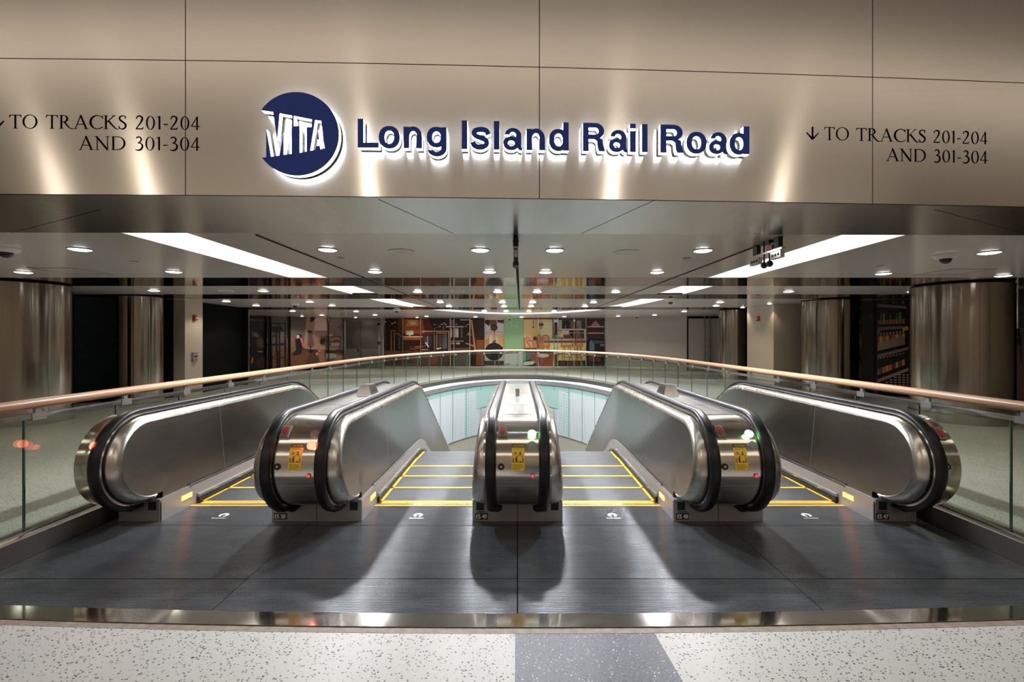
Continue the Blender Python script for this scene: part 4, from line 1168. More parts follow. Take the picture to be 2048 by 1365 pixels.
# ------------------------------------------------------------------ escalators
HB = 6.62                                   # where the handrails turn down
def yz_path_steps():
    P = [(COMB + 0.02, 0.0), (5.2, 0.0), (5.95, 0.0)]
    R = 1.2
    for i in range(1, 9):
        a = math.radians(30) * i / 8
        P.append((5.95 + R * math.sin(a), -R * (1 - math.cos(a))))
    y, z = P[-1]
    P.append((y + 4.2, z - 4.2 * math.tan(math.radians(30))))
    return P
def step_z(y):
    P = yz_path_steps()
    for p, q in zip(P, P[1:]):
        if q[0] >= y:
            return p[1] + (q[1] - p[1]) * (y - p[0]) / (q[0] - p[0])
    return P[-1][1]
def yz_sweep(m_, path, section, xc, sx=1, closed=True, m=None):
    """section points (x offset, offset along the outward normal) carried along a path in a plane of constant x"""
    rows = []
    for i, p in enumerate(path):
        a_, b_ = path[max(0, i - 1)], path[min(len(path) - 1, i + 1)]
        dy, dz = b_[0] - a_[0], b_[1] - a_[1]
        L = math.hypot(dy, dz)
        ny, nz = -dz / L, dy / L
        rows.append([(xc + sx * u, p[0] + ny * n_, p[1] + nz * n_) for u, n_ in section])
    m_.grid(rows, closed_u=closed, m=m)
    if closed:
        m_.face(rows[0], m); m_.face(rows[-1][::-1], m)
    return rows

HWS = 0.468
ESN = ['leftmost escalator, steps going down beyond the first landing plate', 'escalator just left of the middle balustrade, yellow-edged steps going down',
       'escalator just right of the middle balustrade, yellow-edged steps going down', 'rightmost escalator, steps going down beyond the last landing plate']
for k, xc in enumerate(ESC_X):
    es = thing('escalator', ESN[k], 'escalator', (xc, COMB, 0), 'bank of four escalators')
    # comb plate with its yellow edge
    m_ = MB(); m_.box(xc - HWS, COMB, -0.03, xc + HWS, COMB + 0.03, 0.004); cp = m_.build('comb_plate', M['yellow'], es)
    m_ = MB()
    for i in range(70):
        x = xc - HWS + 0.005 + i * (2 * HWS - 0.01) / 69.0
        m_.box(x - 0.003, COMB + 0.03, -0.012, x + 0.003, COMB + 0.075, 0.003)
    m_.build('comb_teeth', M['skirt'], cp)
    for i in range(10):
        y0, y1 = (4.27 if i == 0 else 3.91 + 0.4 * i), 4.31 + 0.4 * i - 0.004
        z = 0.0 if y1 < 6.0 else step_z(y0 + 0.2) - 0.002
        z -= 0.004
        m_ = MB(); m_.box(xc - HWS + 0.006, y0, z - 0.03, xc + HWS - 0.006, y1, z)
        rows = [[(xc - HWS + .01, y1 - 0.02 * t * t - 0.002, z - 0.03 - 0.2 * t), (xc + HWS - .01, y1 - 0.02 * t * t - 0.002, z - 0.03 - 0.2 * t)] for t in (0, .33, .66, 1)]
        m_.grid(rows)
        st = m_.build('step', M['tread'], es)
        m_ = MB()
        for xa, xb, ya, yb in ((-HWS + .006, HWS - .006, y0 - .001, y0 + 0.034), (-HWS + .006, -HWS + 0.034, y0, y1), (HWS - 0.034, HWS - .006, y0, y1)):
            m_.box(xc + xa, ya, z - 0.004, xc + xb, yb, z + 0.0025)
        m_.build('yellow_edge', M['yellow'], st)
    sp = yz_path_steps()
    for sx in (-1, 1):
        m_ = MB(); yz_sweep(m_, sp, [(HWS + .002, -0.10), (HWS + .002, 0.175), (HWS + 0.013, 0.185), (HWS + 0.013, -0.10)], xc, sx)
        sk = m_.build('skirt_panel', M['skirt'], es, smooth=30)
        m_ = MB(); yz_sweep(m_, sp, [(HWS + .001, 0.178), (HWS + .004, 0.196), (HWS + 0.013, 0.20), (HWS + 0.013, 0.178)], xc, sx)
        m_.build('skirt_trim', M['bright'], sk, smooth=30)
        bp = [p for p in sp]
        bp[0] = (COMB + 0.10, 0.0)
        m_ = MB(); yz_sweep(m_, bp, [(HWS, 0.052), (HWS - 0.022, 0.056), (HWS - 0.022, 0.078), (HWS, 0.088)], xc, sx)
        d = m_.build('deflector', M['bright'], es, smooth=30)
        m_ = MB(); yz_sweep(m_, bp, [(HWS - .001, 0.010), (HWS - 0.016, 0.012), (HWS - 0.020, 0.053), (HWS - .001, 0.053)], xc, sx)
        m_.build('brush', M['black'], d)
        # comb light: small grid of orange lamps in the skirt
        X = xc + sx * (HWS + 0.0005)
        m_ = MB()
        for r_ in range(3):
            for c_ in range(8):
                y_, z_ = COMB - 0.10 + c_ * 0.0165, 0.085 + r_ * 0.015
                m_.box(X - 0.004, y_, z_, X + 0.004, y_ + 0.0125, z_ + 0.011)
        m_.build('comb_light', M['orange'], es, fix=False)
        m_ = MB(); m_.box(xc + sx * (HWS + .001), 3.86, 0.0, xc + sx * (HWS + .005), COMB + 0.019, 0.17)
        m_.build('side_flange', M['skirt'], es)

# ------------------------------------------------------------------ balustrades
NC, NZ, NR = 3.83, 0.54, 0.40               # newel centre and radius
def hand_path():
    P = [(4.02, NZ - NR)]
    for i in range(33):
        a = -PI / 2 - PI * i / 32
        P.append((NC + NR * math.cos(a), NZ + NR * math.sin(a)))
    P += [(4.6, NZ + NR), (5.4, NZ + NR), (6.1, NZ + NR)]
    R = 1.1; y0 = HB - 0.30
    for i in range(11):
        a = math.radians(30) * i / 10
        P.append((y0 + R * math.sin(a), NZ + NR - R * (1 - math.cos(a))))
    y, z = P[-1]
    P.append((y + 2.0, z - 2.0 * math.tan(math.radians(30))))
    P.append((y + 4.6, z - 4.6 * math.tan(math.radians(30))))
    return P
HP = hand_path()
FR = NR - 0.028                             # radius of the newel front sheet
def on_newel(xc, z0):
    """maps (u across, v up the curve, w outward) onto the curved newel front, centred at height z0"""
    a0 = math.asin((z0 - NZ) / FR)
    def fn(u, v, ww):
        a = a0 + v / FR
        return (xc + u, NC - (FR + ww) * math.cos(a), NZ + (FR + ww) * math.sin(a))
    return fn
def bent_box(m_, fn, u0, v0, u1, v1, w0, w1, n=6, m=None):
    rows = [[fn(u0, v0 + (v1 - v0) * i / n, w0), fn(u0, v0 + (v1 - v0) * i / n, w1), fn(u1, v0 + (v1 - v0) * i / n, w1), fn(u1, v0 + (v1 - v0) * i / n, w0)] for i in range(n + 1)]
    m_.grid(rows, closed_u=True, m=m); m_.face(rows[0], m); m_.face(rows[-1][::-1], m)
def round_plate(m_, fn, r, w0, w1, n=24, m=None, cu=0, cv=0):
    A = [(cu + r * math.cos(2 * PI * i / n), cv + r * math.sin(2 * PI * i / n)) for i in range(n)]
    R0, R1 = [fn(u, v, w0) for u, v in A], [fn(u, v, w1) for u, v in A]
    m_.grid([R0, R1], closed_u=True, m=m); m_.face(R1, m); m_.face(R0[::-1], m)
HSEC = [(-0.039, -0.012), (-0.041, 0.004), (-0.034, 0.016), (-0.018, 0.022), (0.018, 0.022), (0.034, 0.016), (0.041, 0.004), (0.039, -0.012), (0.028, -0.020), (-0.028, -0.020)]
HO = 0.205                                  # handrail offset from the unit's centre line
PANEL_X = 0.374
def lean_x(y, z):
    """distance of the side sheet from the unit's centre: wide at the skirt, narrow under the handrail"""
    h = z - step_z(max(y, COMB + 0.02))
    return PANEL_X - 0.058 * max(0.0, min(1.0, (h - 0.20) / 0.64))

def balustrade(xc, sides, label, plate, lit, number_left=True):
    ro = thing('escalator_balustrade', label, 'balustrade', (xc, 3.85, 0), 'escalator balustrades')
    if len(sides) == 2:
        xa, xb = -0.262, 0.262
    elif sides[0] > 0:
        xa, xb = 0.030, 0.262
    else:
        xa, xb = -0.262, -0.030
    # front sheet of the newel, then the flat deck
    nose = [p for p in HP if p[0] <= 3.84]
    m_ = MB(); yz_sweep(m_, nose, [(xa, -0.028), (xb, -0.028)], xc, closed=False)
    front = m_.build('front_panel', M['nose'], ro, smooth=40, fix=False)
    for zz in (0.42, 0.685, 0.765):
        m_ = MB()
        fn = on_newel(xc, zz)
        bent_box(m_, fn, xa + (0.1 if len(sides) == 2 else 0), -0.0012, xb - (0.1 if len(sides) == 2 else 0), 0.0012, 0, 0.0008, 1)
        m_.build('sheet_joint', M['bright'], front)
    top = [(3.83, NZ + NR)] + [p for p in HP if p[1] <= NZ + NR + 1e-6 and p[0] > 4.3]
    m_ = MB(); yz_sweep(m_, top, [(xa, -0.028), (xb, -0.028)], xc, closed=False)
    dk = m_.build('deck', M['deck'], ro, smooth=40, fix=False)
    for yy in (4.35, 5.3, 6.2):
        m_ = MB(); m_.box(xc + xa, yy, NZ + FR - 0.001, xc + xb, yy + 0.004, NZ + FR + 0.0008)
        m_.build('deck_joint', M['gap'], dk)
    for s in sides:
        m_ = MB(); yz_sweep(m_, HP, HSEC, xc + s * HO)
        hr = m_.build('handrail', M['rubber'], ro, smooth=50)
        m_ = MB(); yz_sweep(m_, HP, [(-0.030, -0.034), (-0.030, -0.018), (0.030, -0.018), (0.030, -0.034)], xc + s * HO)
        m_.build('guide', M['bright'], hr, smooth=40)
        # rim: from the handrail guide out to the side sheet
        rows, edge = [], []
        for i, p in enumerate(HP):
            if i == 0:
                continue
            a_, b_ = HP[max(1, i - 1)], HP[min(len(HP) - 1, i + 1)]
            dy, dz = b_[0] - a_[0], b_[1] - a_[1]
            L = math.hypot(dy, dz)
            ny, nz = -dz / L, dy / L
            q = (p[0] - ny * 0.094, p[1] - nz * 0.094)
            dx = lean_x(*q) - 0.25
            sec = [(0.25, -0.034), (0.25 + .34 * dx, -0.040), (0.25 + .66 * dx, -0.052), (0.25 + .90 * dx, -0.072), (0.25 + dx, -0.094), (0.25 + dx - 0.012, -0.106), (0.25, -0.105)]
            rows.append([(xc + s * u, p[0] + ny * n_, p[1] + nz * n_) for u, n_ in sec])
            edge.append((p[0] - ny * 0.098, p[1] - nz * 0.098))
        m_ = MB(); m_.grid(rows, closed_u=True); m_.face(rows[0]); m_.face(rows[-1][::-1])
        m_.build('side_rim', M['rim'], ro, smooth=60)
        # flat side sheet inside the rim, leaning in towards the top
        ymin = min(q[0] for q in edge)
        kmin = [q[0] for q in edge].index(ymin)
        low, up = edge[:kmin + 1][::-1], edge[kmin:]
        def at(br, y):
            for (y0_, z0_), (y1_, z1_) in zip(br, br[1:]):
                if y0_ <= y <= y1_ and y1_ > y0_:
                    return z0_ + (z1_ - z0_) * (y - y0_) / (y1_ - y0_)
            return br[-1][1]
        ys = [ymin + 0.30 * (1 - math.cos(PI / 2 * k / 14)) for k in range(15)] + [3.90, 3.905, 4.0, 4.2, 4.6, 5.2, 5.8, 6.2] + [6.3 + 0.1 * k for k in range(10)] + [7.6, 8.4, 9.2, 10.2, 11.2]
        cols = []
        for y in ys:
            zt = at(up, y)
            zb = at(low, y) if y <= 3.90 else (0.002 if y < COMB + 0.02 else step_z(y) - 0.05)
            col = []
            for k in range(7):
                z = zb + (zt - zb) * k / 6
                col.append((xc + s * (lean_x(y, z) - 0.006), y, z))
            cols.append(col)
        m_ = MB(); m_.grid(cols)
        sd = m_.build('side_panel', M['panel'], ro, smooth=60, fix=False)
        for yy in (4.72, 6.05, 7.3):
            m_ = MB()
            zt = at(up, yy) - 0.004
            P_ = [(0.16 + step_z(yy)), zt]
            m_.face([(xc + s * (lean_x(yy, z) - 0.0010), yy + e, z) for z, e in ((P_[0], 0), (P_[0], .003), (P_[1], .003), (P_[1], 0))])
            m_.build('panel_joint', M['edge'], sd, fix=False)
        # rubber inlet where the handrail enters the base
        m_ = MB()
        A = [(0.048 * math.cos(t) if abs(math.cos(t)) < .99 else 0.048 * math.cos(t), 0.036 * math.sin(t)) for t in [2 * PI * i / 20 for i in range(20)]]
        m_.prism([A], lambda u, v, ww: (xc + s * (HO - 0.03) + u, ww, NZ - NR + v), 3.78, 3.86)
        m_.build('inlet', M['rubber'], ro, smooth=40)
    if len(sides) == 1:      # plain outer sheet towards the glass
        s = sides[0]
        pts = []
        for i, p in enumerate(HP):
            a_, b_ = HP[max(0, i - 1)], HP[min(len(HP) - 1, i + 1)]
            dy, dz = b_[0] - a_[0], b_[1] - a_[1]
            L = math.hypot(dy, dz)
            pts.append((p[0] + dz / L * 0.030, p[1] - dy / L * 0.030))
        pts = pts + [(pts[-1][0], pts[-1][1] - 0.9), (7.0, -0.3), (4.25, -0.02), (4.02, 0.0)]
        m_ = MB(); m_.prism([pts], lambda u, v, ww: (xc + s * ww, u, v), 0.031, 0.036)
        m_.build('outer_panel', M['panel'], ro)
    # base box
    b0, b1 = (-0.377, 0.377) if len(sides) == 2 else ((0.03, 0.377) if sides[0] > 0 else (-0.377, -0.03))
    m_ = MB(); m_.box(xc + b0, 3.85, 0, xc + b1, 4.4, 0.185)
    bs = m_.build('base', M['skirt'], ro)
    if len(sides) == 2:
        m_ = MB(); m_.box(xc - 0.002, 3.8485, 0, xc + 0.002, 3.851, 0.19); m_.build('base_joint', M['black'], bs)
    for s in sides:
        m_ = MB(); m_.box(xc + s * 0.315 - 0.033, 3.846, 0.095, xc + s * 0.315 + 0.033, 3.851, 0.165)
        m_.build('dark_sensor', M['black'], bs)
    if plate:
        px = xc - 0.305 if (len(sides) == 2) else xc - 0.32
        m_ = MB(); m_.box(px - 0.053, 3.844, 0.018, px + 0.053, 3.851, 0.070, 0)
        put_text(m_, plate, 0.052, lambda u, v, ww: (px + u, ww, 0.0265 + v), 3.842, 'CENTER', 1, 0.80, 0.0016)
        m_.box(px - 0.036, 3.847, 0.077, px + 0.036, 3.851, 0.084, 0)
        np_ = m_.build('number_plate', [M['black'], M['white']], ro, fix=False)
        np_['label'] = 'black plate with white lettering %s' % plate
    # fittings on the newel front
    def stop_box(u, z):
        fn = on_newel(xc + u, z)
        m_ = MB(); bent_box(m_, fn, -0.040, -0.072, 0.040, 0.058, 0, 0.005, m=0)
        bx = m_.build('stop_button_box', M['nose'], ro)
        m_ = MB(); bent_box(m_, fn, -0.032, -0.055, 0.032, 0.050, 0.005, 0.022)
        cv = m_.build('cover', M['cover'], bx)
        m_ = MB(); bent_box(m_, fn, -0.020, -0.022, 0.020, 0.020, 0.022, 0.024)
        round_plate(m_, fn, 0.012, 0.022, 0.030, 18, cu=0, cv=-0.03)
        bent_box(m_, fn, -0.011, 0.024, 0.011, 0.030, 0.022, 0.024)
        m_.build('button', M['red'], bx, label='red stop marking and button')
    def traffic(u, colr):
        for z, c in ((0.80, 'greenlight' if colr == 'green' else None), (0.722, 'redlight' if colr == 'red' else None)):
            fn = on_newel(xc + u, z)
            m_ = MB(); round_plate(m_, fn, 0.036, 0, 0.005, 28)
            o = m_.build('lamp_bezel', M['bright'], ro)
            m_ = MB(); round_plate(m_, fn, 0.032, 0.004, 0.008, 28)
            l_ = m_.build('traffic_light', M[c] if c else M['lens'], o)
            l_['label'] = ('lit %s signal lamp' % colr) if c else 'unlit grey signal lamp'
            if c:
                f_ = fn(0, 0, 0.05)
                pl = bpy.data.lights.new('signal_glow', 'POINT'); pl.energy = 0.5
                pl.color = (1, .2, .12) if colr == 'red' else (.3, 1, .35); pl.shadow_soft_size = 0.03
                po = bpy.data.objects.new('signal_glow', pl); C.objects.link(po)
                po.parent = l_; q = ORIGIN[l_.name]; po.location = (f_[0] - q[0], f_[1] - q[1], f_[2] - q[2])
    def caution(u, z):
        fn = on_newel(xc + u, z)
        m_ = MB()
        bent_box(m_, fn, -0.049, -0.10, 0.049, 0.072, 0, 0.0016, 8, 0)
        bent_box(m_, fn, -0.049, 0.072, 0.049, 0.10, 0, 0.0016, 3, 1)
        put_text(m_, 'CAUTION', 0.021, lambda a, b, c: fn(a, 0.079 + b, c), 0.0022, 'CENTER', 0, 0.92, 0.0006)
        put_text(m_, 'Passengers Only', 0.0135, lambda a, b, c: fn(a, 0.058 + b, c), 0.0022, 'CENTER', 1, 0.8)
        for i, t in enumerate(('Hold Handrail', 'Attend Children', 'Avoid Sides')):
            put_text(m_, t, 0.0145, lambda a, b, c, i=i: fn(-0.041 + a, -0.061 - i * 0.0145 + b, c), 0.0022, 'LEFT', 1, 0.85)
        W = 0.0022
        def bar(x0_, y0_, x1_, y1_, t_, mi):
            L = math.hypot(x1_ - x0_, y1_ - y0_); ux, uy = -(y1_ - y0_) / L * t_ / 2, (x1_ - x0_) / L * t_ / 2
            m_.face([fn(x0_ + ux, y0_ + uy, W), fn(x1_ + ux, y1_ + uy, W), fn(x1_ - ux, y1_ - uy, W), fn(x0_ - ux, y0_ - uy, W)], mi)
        def dot(cx, cy, r, mi):
            m_.face([fn(cx + r * math.cos(2 * PI * i / 14), cy + r * math.sin(2 * PI * i / 14), W) for i in range(14)], mi)
        # adult and child holding hands between two handrails
        dot(0.016, 0.036, 0.0055, 1); bar(0.016, 0.028, 0.016, -0.038, 0.012, 1); bar(0.016, 0.024, -0.006, 0.002, 0.0035, 1); bar(0.016, 0.024, 0.036, 0.000, 0.0035, 1)
        dot(-0.013, 0.001, 0.0055, 1); bar(-0.013, -0.006, -0.013, -0.038, 0.012, 1); bar(-0.013, -0.007, -0.030, -0.018, 0.0035, 1)
        for x_ in (-0.040, -0.034, 0.034, 0.040):
            bar(x_, -0.036, x_, -0.006, 0.0035, 1)
        bar(-0.044, -0.037, 0.044, -0.037, 0.003, 1)
        # prohibition roundel
        for i in range(16):
            a0, a1 = 2 * PI * i / 16, 2 * PI * (i + 1) / 16
            m_.face([fn(-0.021 + r_ * math.cos(a_), 0.027 + r_ * math.sin(a_), W) for r_, a_ in ((0.012, a0), (0.012, a1), (0.0095, a1), (0.0095, a0))], 2)
        bar(-0.028, 0.034, -0.014, 0.020, 0.003, 2); bar(-0.025, 0.022, -0.017, 0.033, 0.004, 1)
        sg = m_.build('caution_sign', [M['signyellow'], M['black'], M['red']], ro, fix=False)
        sg['label'] = 'yellow and black caution sticker with two figures'
    def key_led(uk, ul):
        if uk is not None:
            fn = on_newel(xc + uk, 0.573)
            m_ = MB(); round_plate(m_, fn, 0.025, 0, 0.007, 24)
            kk = m_.build('key_switch', M['black'], ro)
            m_ = MB(); round_plate(m_, fn, 0.009, 0.007, 0.010, 18)
            m_.build('lock_core', M['bright'], kk)
        if ul is not None:
            fn = on_newel(xc + ul, 0.505)
            m_ = MB(); round_plate(m_, fn, 0.0165, 0, 0.005, 20)
            kk = m_.build('indicator', M['black'], ro)
            m_ = MB(); round_plate(m_, fn, 0.012, 0.005, 0.010, 16)
            m_.build('indicator_lens', M['redled'], kk, label='glowing red indicator')
    if len(sides) == 2:
        stop_box(-0.116, 0.815); traffic(0.113, lit); caution(0.005, 0.642); key_led(-0.125, 0.113)
    elif sides[0] > 0:
        traffic(0.145, lit); key_led(None, 0.16)
    else:
        stop_box(-0.108, 0.80); key_led(-0.14, None)
    return ro
BN = ['end balustrade at the far left against the glass railing, black handrail and red signal lamp', 'double balustrade numbered ES 50 left of the middle, red signal lamp lit',
      'middle double balustrade numbered ES 49, seen straight on, green signal lamp lit', 'double balustrade numbered ES 48 right of the middle, green signal lamp lit', 'end balustrade numbered ES 47 at the far right against the glass railing']
units = []
units.append(balustrade(-3.405, (1,), BN[0], None, 'red'))
units.append(balustrade(-1.70, (-1, 1), BN[1], 'ES 50', 'red'))
units.append(balustrade(0.0, (-1, 1), BN[2], 'ES 49', 'green'))
units.append(balustrade(1.70, (-1, 1), BN[3], 'ES 48', 'green'))
units.append(balustrade(3.405, (-1,), BN[4], 'ES 47', None))
# deck barricades
for u, xc, wide in ((units[1], -1.70, 1), (units[2], 0.0, 0), (units[3], 1.70, 1)):
    m_ = MB()
    zt = NZ + FR
    if wide:
        P = [(-0.085, 5.02), (0.085, 5.02), (0.085, 5.30), (-0.085, 5.30)]
        Q = [(-0.05, 5.05), (0.05, 5.05), (0.05, 5.27), (-0.05, 5.27)]
        lo = [(xc + a_, b_, zt) for a_, b_ in P]; hi = [(xc + a_, b_, zt + 0.115) for a_, b_ in Q]
        m_.grid([lo, hi], closed_u=True); m_.face(hi); m_.face(lo[::-1])
    else:
        m_.box(xc - 0.022, 5.05, zt, xc + 0.022, 5.09, zt + 0.075)
    m_.build('deck_barricade', M['bright'], u)

# ------------------------------------------------------------------ glass railing round the well
rl = thing('glass_railing', 'oval glass railing with a round beech handrail around the escalator well', 'railing', (0, RY0, 0))
rp = stadium(RAILW)
m_ = MB()
plan_sweep(m_, rp, [(0.036 * math.cos(2 * PI * i / 14), 1.075 + 0.036 * math.sin(2 * PI * i / 14)) for i in range(14)])
m_.build('wooden_handrail', M['wood'], rl, smooth=60)
m_ = MB(); plan_sweep(m_, rp, [(-0.016, 0.965), (-0.016, 1.002), (0.016, 1.002), (0.016, 0.965)]); m_.build('cap_channel', M['bright'], rl, smooth=40)
m_ = MB(); plan_sweep(m_, rp, [(-0.075, 0.0), (-0.075, 0.150), (-0.05, 0.165), (0.05, 0.165), (0.07, 0.15), (0.07, 0.0)]); m_.build('base_shoe', M['shoe'], rl, smooth=40)
m_ = MB(); plan_sweep(m_, rp, [(-0.030, 0.165), (-0.030, 0.178), (0.030, 0.178), (0.030, 0.165)]); m_.build('glazing_channel', M['bright'], rl, smooth=40)
clen = [0.0]
for a_, b_ in zip(rp, rp[1:]):
    clen.append(clen[-1] + math.dist(a_, b_))
def rail_at(s):
    s = max(0, min(clen[-1] - 1e-6, s))
    for i in range(len(clen) - 1):
        if clen[i + 1] >= s:
            t = (s - clen[i]) / (clen[i + 1] - clen[i])
            a_, b_ = rp[i], rp[i + 1]
            d = Vector((b_[0] - a_[0], b_[1] - a_[1])).normalized()
            return Vector((a_[0] + (b_[0] - a_[0]) * t, a_[1] + (b_[1] - a_[1]) * t)), Vector((-d.y, d.x)), d
npan = round(clen[-1] / 0.752)
PW = clen[-1] / npan
for i in range(npan):
    m_ = MB()
    rows = []
    for t in range(5):
        p, n_, d = rail_at(i * PW + 0.006 + (PW - 0.012) * t / 4)
        rows.append([(p.x + n_.x * o, p.y + n_.y * o, z) for o, z in ((-.008, .17), (-.008, .985), (.008, .985), (.008, .17))])
    m_.grid(rows)
    m_.build('glass_panel', M['glass'], rl, fix=False)
m_ = MB()
for i in range(1, npan):
    p, n_, d = rail_at(i * PW)
    q = [(p.x + n_.x * o + d.x * e, p.y + n_.y * o + d.y * e) for o, e in ((-.008, -.004), (.008, -.004), (.008, .004), (-.008, .004))]
    for j in range(4):
        a_, b_ = q[j], q[(j + 1) % 4]
        m_.face([(a_[0], a_[1], .17), (b_[0], b_[1], .17), (b_[0], b_[1], .985), (a_[0], a_[1], .985)])
m_.build('glass_joint', M['glassedge'], rl, fix=False)
for i in range(npan):
    p, n_, d = rail_at((i + 0.12) * PW)
    m_ = MB()
    def bx(e0, e1, o0, o1, z0, z1):
        q = [(p.x + n_.x * o + d.x * e, p.y + n_.y * o + d.y * e) for o, e in ((o0, e0), (o1, e0), (o1, e1), (o0, e1))]
        m_.grid([[(a_, b_, z0) for a_, b_ in q], [(a_, b_, z1) for a_, b_ in q]], closed_u=True)
        m_.face([(a_, b_, z1) for a_, b_ in q]); m_.face([(a_, b_, z0) for a_, b_ in q])
    bx(-0.05, 0.05, -0.021, 0.021, 0.955, 1.006); bx(-0.02, 0.02, -0.01, 0.01, 1.0, 1.05)
    m_.build('bracket', M['edge'], rl)

# ------------------------------------------------------------------ backlit sign on the fascia
def stroke(pts, w0, w1=None, n=0):
    """a ribbon along a polyline, thickness running from w0 to w1"""
    w1 = w0 if w1 is None else w1
    out = []
    k = len(pts)
    L, R = [], []
    for i, p in enumerate(pts):
        a_, b_ = pts[max(0, i - 1)], pts[min(k - 1, i + 1)]
        dx, dy = b_[0] - a_[0], b_[1] - a_[1]
        ln = math.hypot(dx, dy) or 1
        ww = (w0(i / (k - 1)) if callable(w0) else w0 + (w1 - w0) * i / (k - 1)) / 2
        L.append((p[0] - dy / ln * ww, p[1] + dx / ln * ww)); R.append((p[0] + dy / ln * ww, p[1] - dx / ln * ww))
    return L + R[::-1]
def arc(cx, cy, rx, ry, a0, a1, n=20, e=1.0):
    o_ = []
    for i in range(n + 1):
        t = math.radians(a0 + (a1 - a0) * i / n)
        c_, s_ = math.cos(t), math.sin(t)
        o_.append((cx + rx * math.copysign(abs(c_) ** e, c_), cy + ry * math.copysign(abs(s_) ** e, s_)))
    return o_
def rect(x0, y0, x1, y1):
    return [(x0, y0), (x1, y0), (x1, y1), (x0, y1)]
def band(o, i_):
    return o + i_[::-1]
def curve(pts, n=6):
    """smooth curve through points"""
    o_ = []
    for i in range(len(pts) - 1):
        p0, p1, p2, p3 = pts[max(0, i - 1)], pts[i], pts[i + 1], pts[min(len(pts) - 1, i + 2)]
        for j in range(n):
            t = j / n
            o_.append(tuple(0.5 * (2 * p1[k] + (p2[k] - p0[k]) * t + (2 * p0[k] - 5 * p1[k] + 4 * p2[k] - p3[k]) * t * t + (3 * p1[k] - p0[k] - 3 * p2[k] + p3[k]) * t ** 3) for k in (0, 1)))
    return o_ + [pts[-1]]
SW = 0.195
def bowl(cx, cy, rx, ry, ix, iy):
    return [arc(cx, cy, rx, ry, 0, 360, 36, 0.92)[:-1], arc(cx, cy, ix, iy, 0, 360, 36, 0.92)[:-1]]
SANS = {                                    # each glyph: list of pieces, a piece being [outer, hole, ...]
    'L': (0.77, [[[(0, 0), (0.75, 0), (0.75, .17), (.2, .17), (.2, 1), (0, 1)]]]),
    'I': (0.19, [[rect(0, 0, .19, 1)]]), 'l': (0.19, [[rect(0, 0, .19, 1)]]),
    'i': (0.19, [[rect(0, 0, .19, .745)], [rect(0, .84, .19, 1)]]),
    'o': (0.72, [bowl(.36, .372, .36, .392, .165, .235)]),
    'n': (0.64, [[rect(0, 0, SW, .745)], [band(arc(.335, .40, .305, .362, 180, 0, 20), arc(.330, .40, .13, .205, 180, 0, 20))], [rect(.445, 0, .64, .41)]]),
    'd': (0.68, [bowl(.33, .372, .33, .392, .145, .235), [rect(.485, 0, .68, 1)]]),
    'g': (0.68, [bowl(.33, .40, .33, .362, .145, .205), [rect(.49, .0, .68, .745)], [band(arc(.345, .0, .335, .275, 0, -165, 20), arc(.335, .0, .15, .125, 0, -150, 20))]]),
    's': (0.64, [[stroke(curve([(.60, .52), (.52, .66), (.32, .695), (.135, .645), (.10, .535), (.20, .45), (.36, .395), (.52, .31), (.53, .17), (.40, .085), (.24, .075), (.10, .135), (.045, .245)], 5), .175)]]),
    'a': (0.66, [[band(arc(.335, .50, .285, .268, 0, 172, 18), arc(.325, .50, .115, .13, 0, 165, 18))], [rect(.43, .06, .62, .51)], [stroke([(.525, .1), (.57, .035), (.655, .02)], .10)], bowl(.275, .225, .275, .24, .115, .105), [rect(.28, .315, .5, .445)]]),
    'R': (0.78, [[rect(0, 0, .2, 1)], [band(arc(.44, .715, .31, .285, -90, 90, 16), arc(.44, .715, .115, .125, -90, 90, 16))], [rect(.15, .84, .45, 1)], [rect(.15, .43, .45, .59)], [[(.36, .46), (.56, .50), (.69, .40), (.715, .20), (.78, 0), (.565, 0), (.52, .14), (.50, .36)]]]),
}
CAPH = 0.2015
def letter(ch_, xl, wpx, root):
    """one letter standing off the fascia: blue face, glowing acrylic body, thin backing"""
    wg, pcs = SANS[ch_]
    sx = wpx / wg
    def fn(u, v, ww):
        return fas(xl + u * sx, 2.893 + v * CAPH, ww)
    f_, g_, k_ = MB(), MB(), MB()
    for j, pc in enumerate(pcs):
        e = 0.0004 * j
        f_.prism(pc, fn, 0.066, 0.0725 + e)
        g_.prism(pc, fn, 0.026, 0.066)
        k_.prism(pc, fn, 0.017, 0.021)
    o = f_.build('letter_' + ch_.lower(), M['blue'], root)
    b_ = g_.build('glowing_body', M['halo'], o)
    k_.build('back_tray', M['gap'], o)
sign = thing('illuminated_lettering', 'blue backlit letters reading Long Island Rail Road on the steel fascia', 'sign', (0.3, 3.3, 2.9))
LET = [('L', 715, 758), ('o', 757, 799), ('n', 806.5, 843.5), ('g', 853, 892.5), ('I', 923, 934), ('s', 942, 978), ('l', 987, 998), ('a', 1006, 1044), ('n', 1052, 1089), ('d', 1097, 1136.5),
       ('R', 1165, 1209), ('a', 1217, 1254), ('i', 1259, 1270.5), ('l', 1283, 1294), ('R', 1320, 1366), ('o', 1372, 1412), ('a', 1417, 1454), ('d', 1458, 1497.5)]
for c_, a_, b_ in LET:
    def X(px):
        x = (px - VX) * 3.25 / FPX
        for _ in range(4):
            x = (px - VX) * (fascia_y(x) - 0.07) / FPX
        return x
    letter(c_, X(a_), X(b_) - X(a_), sign)

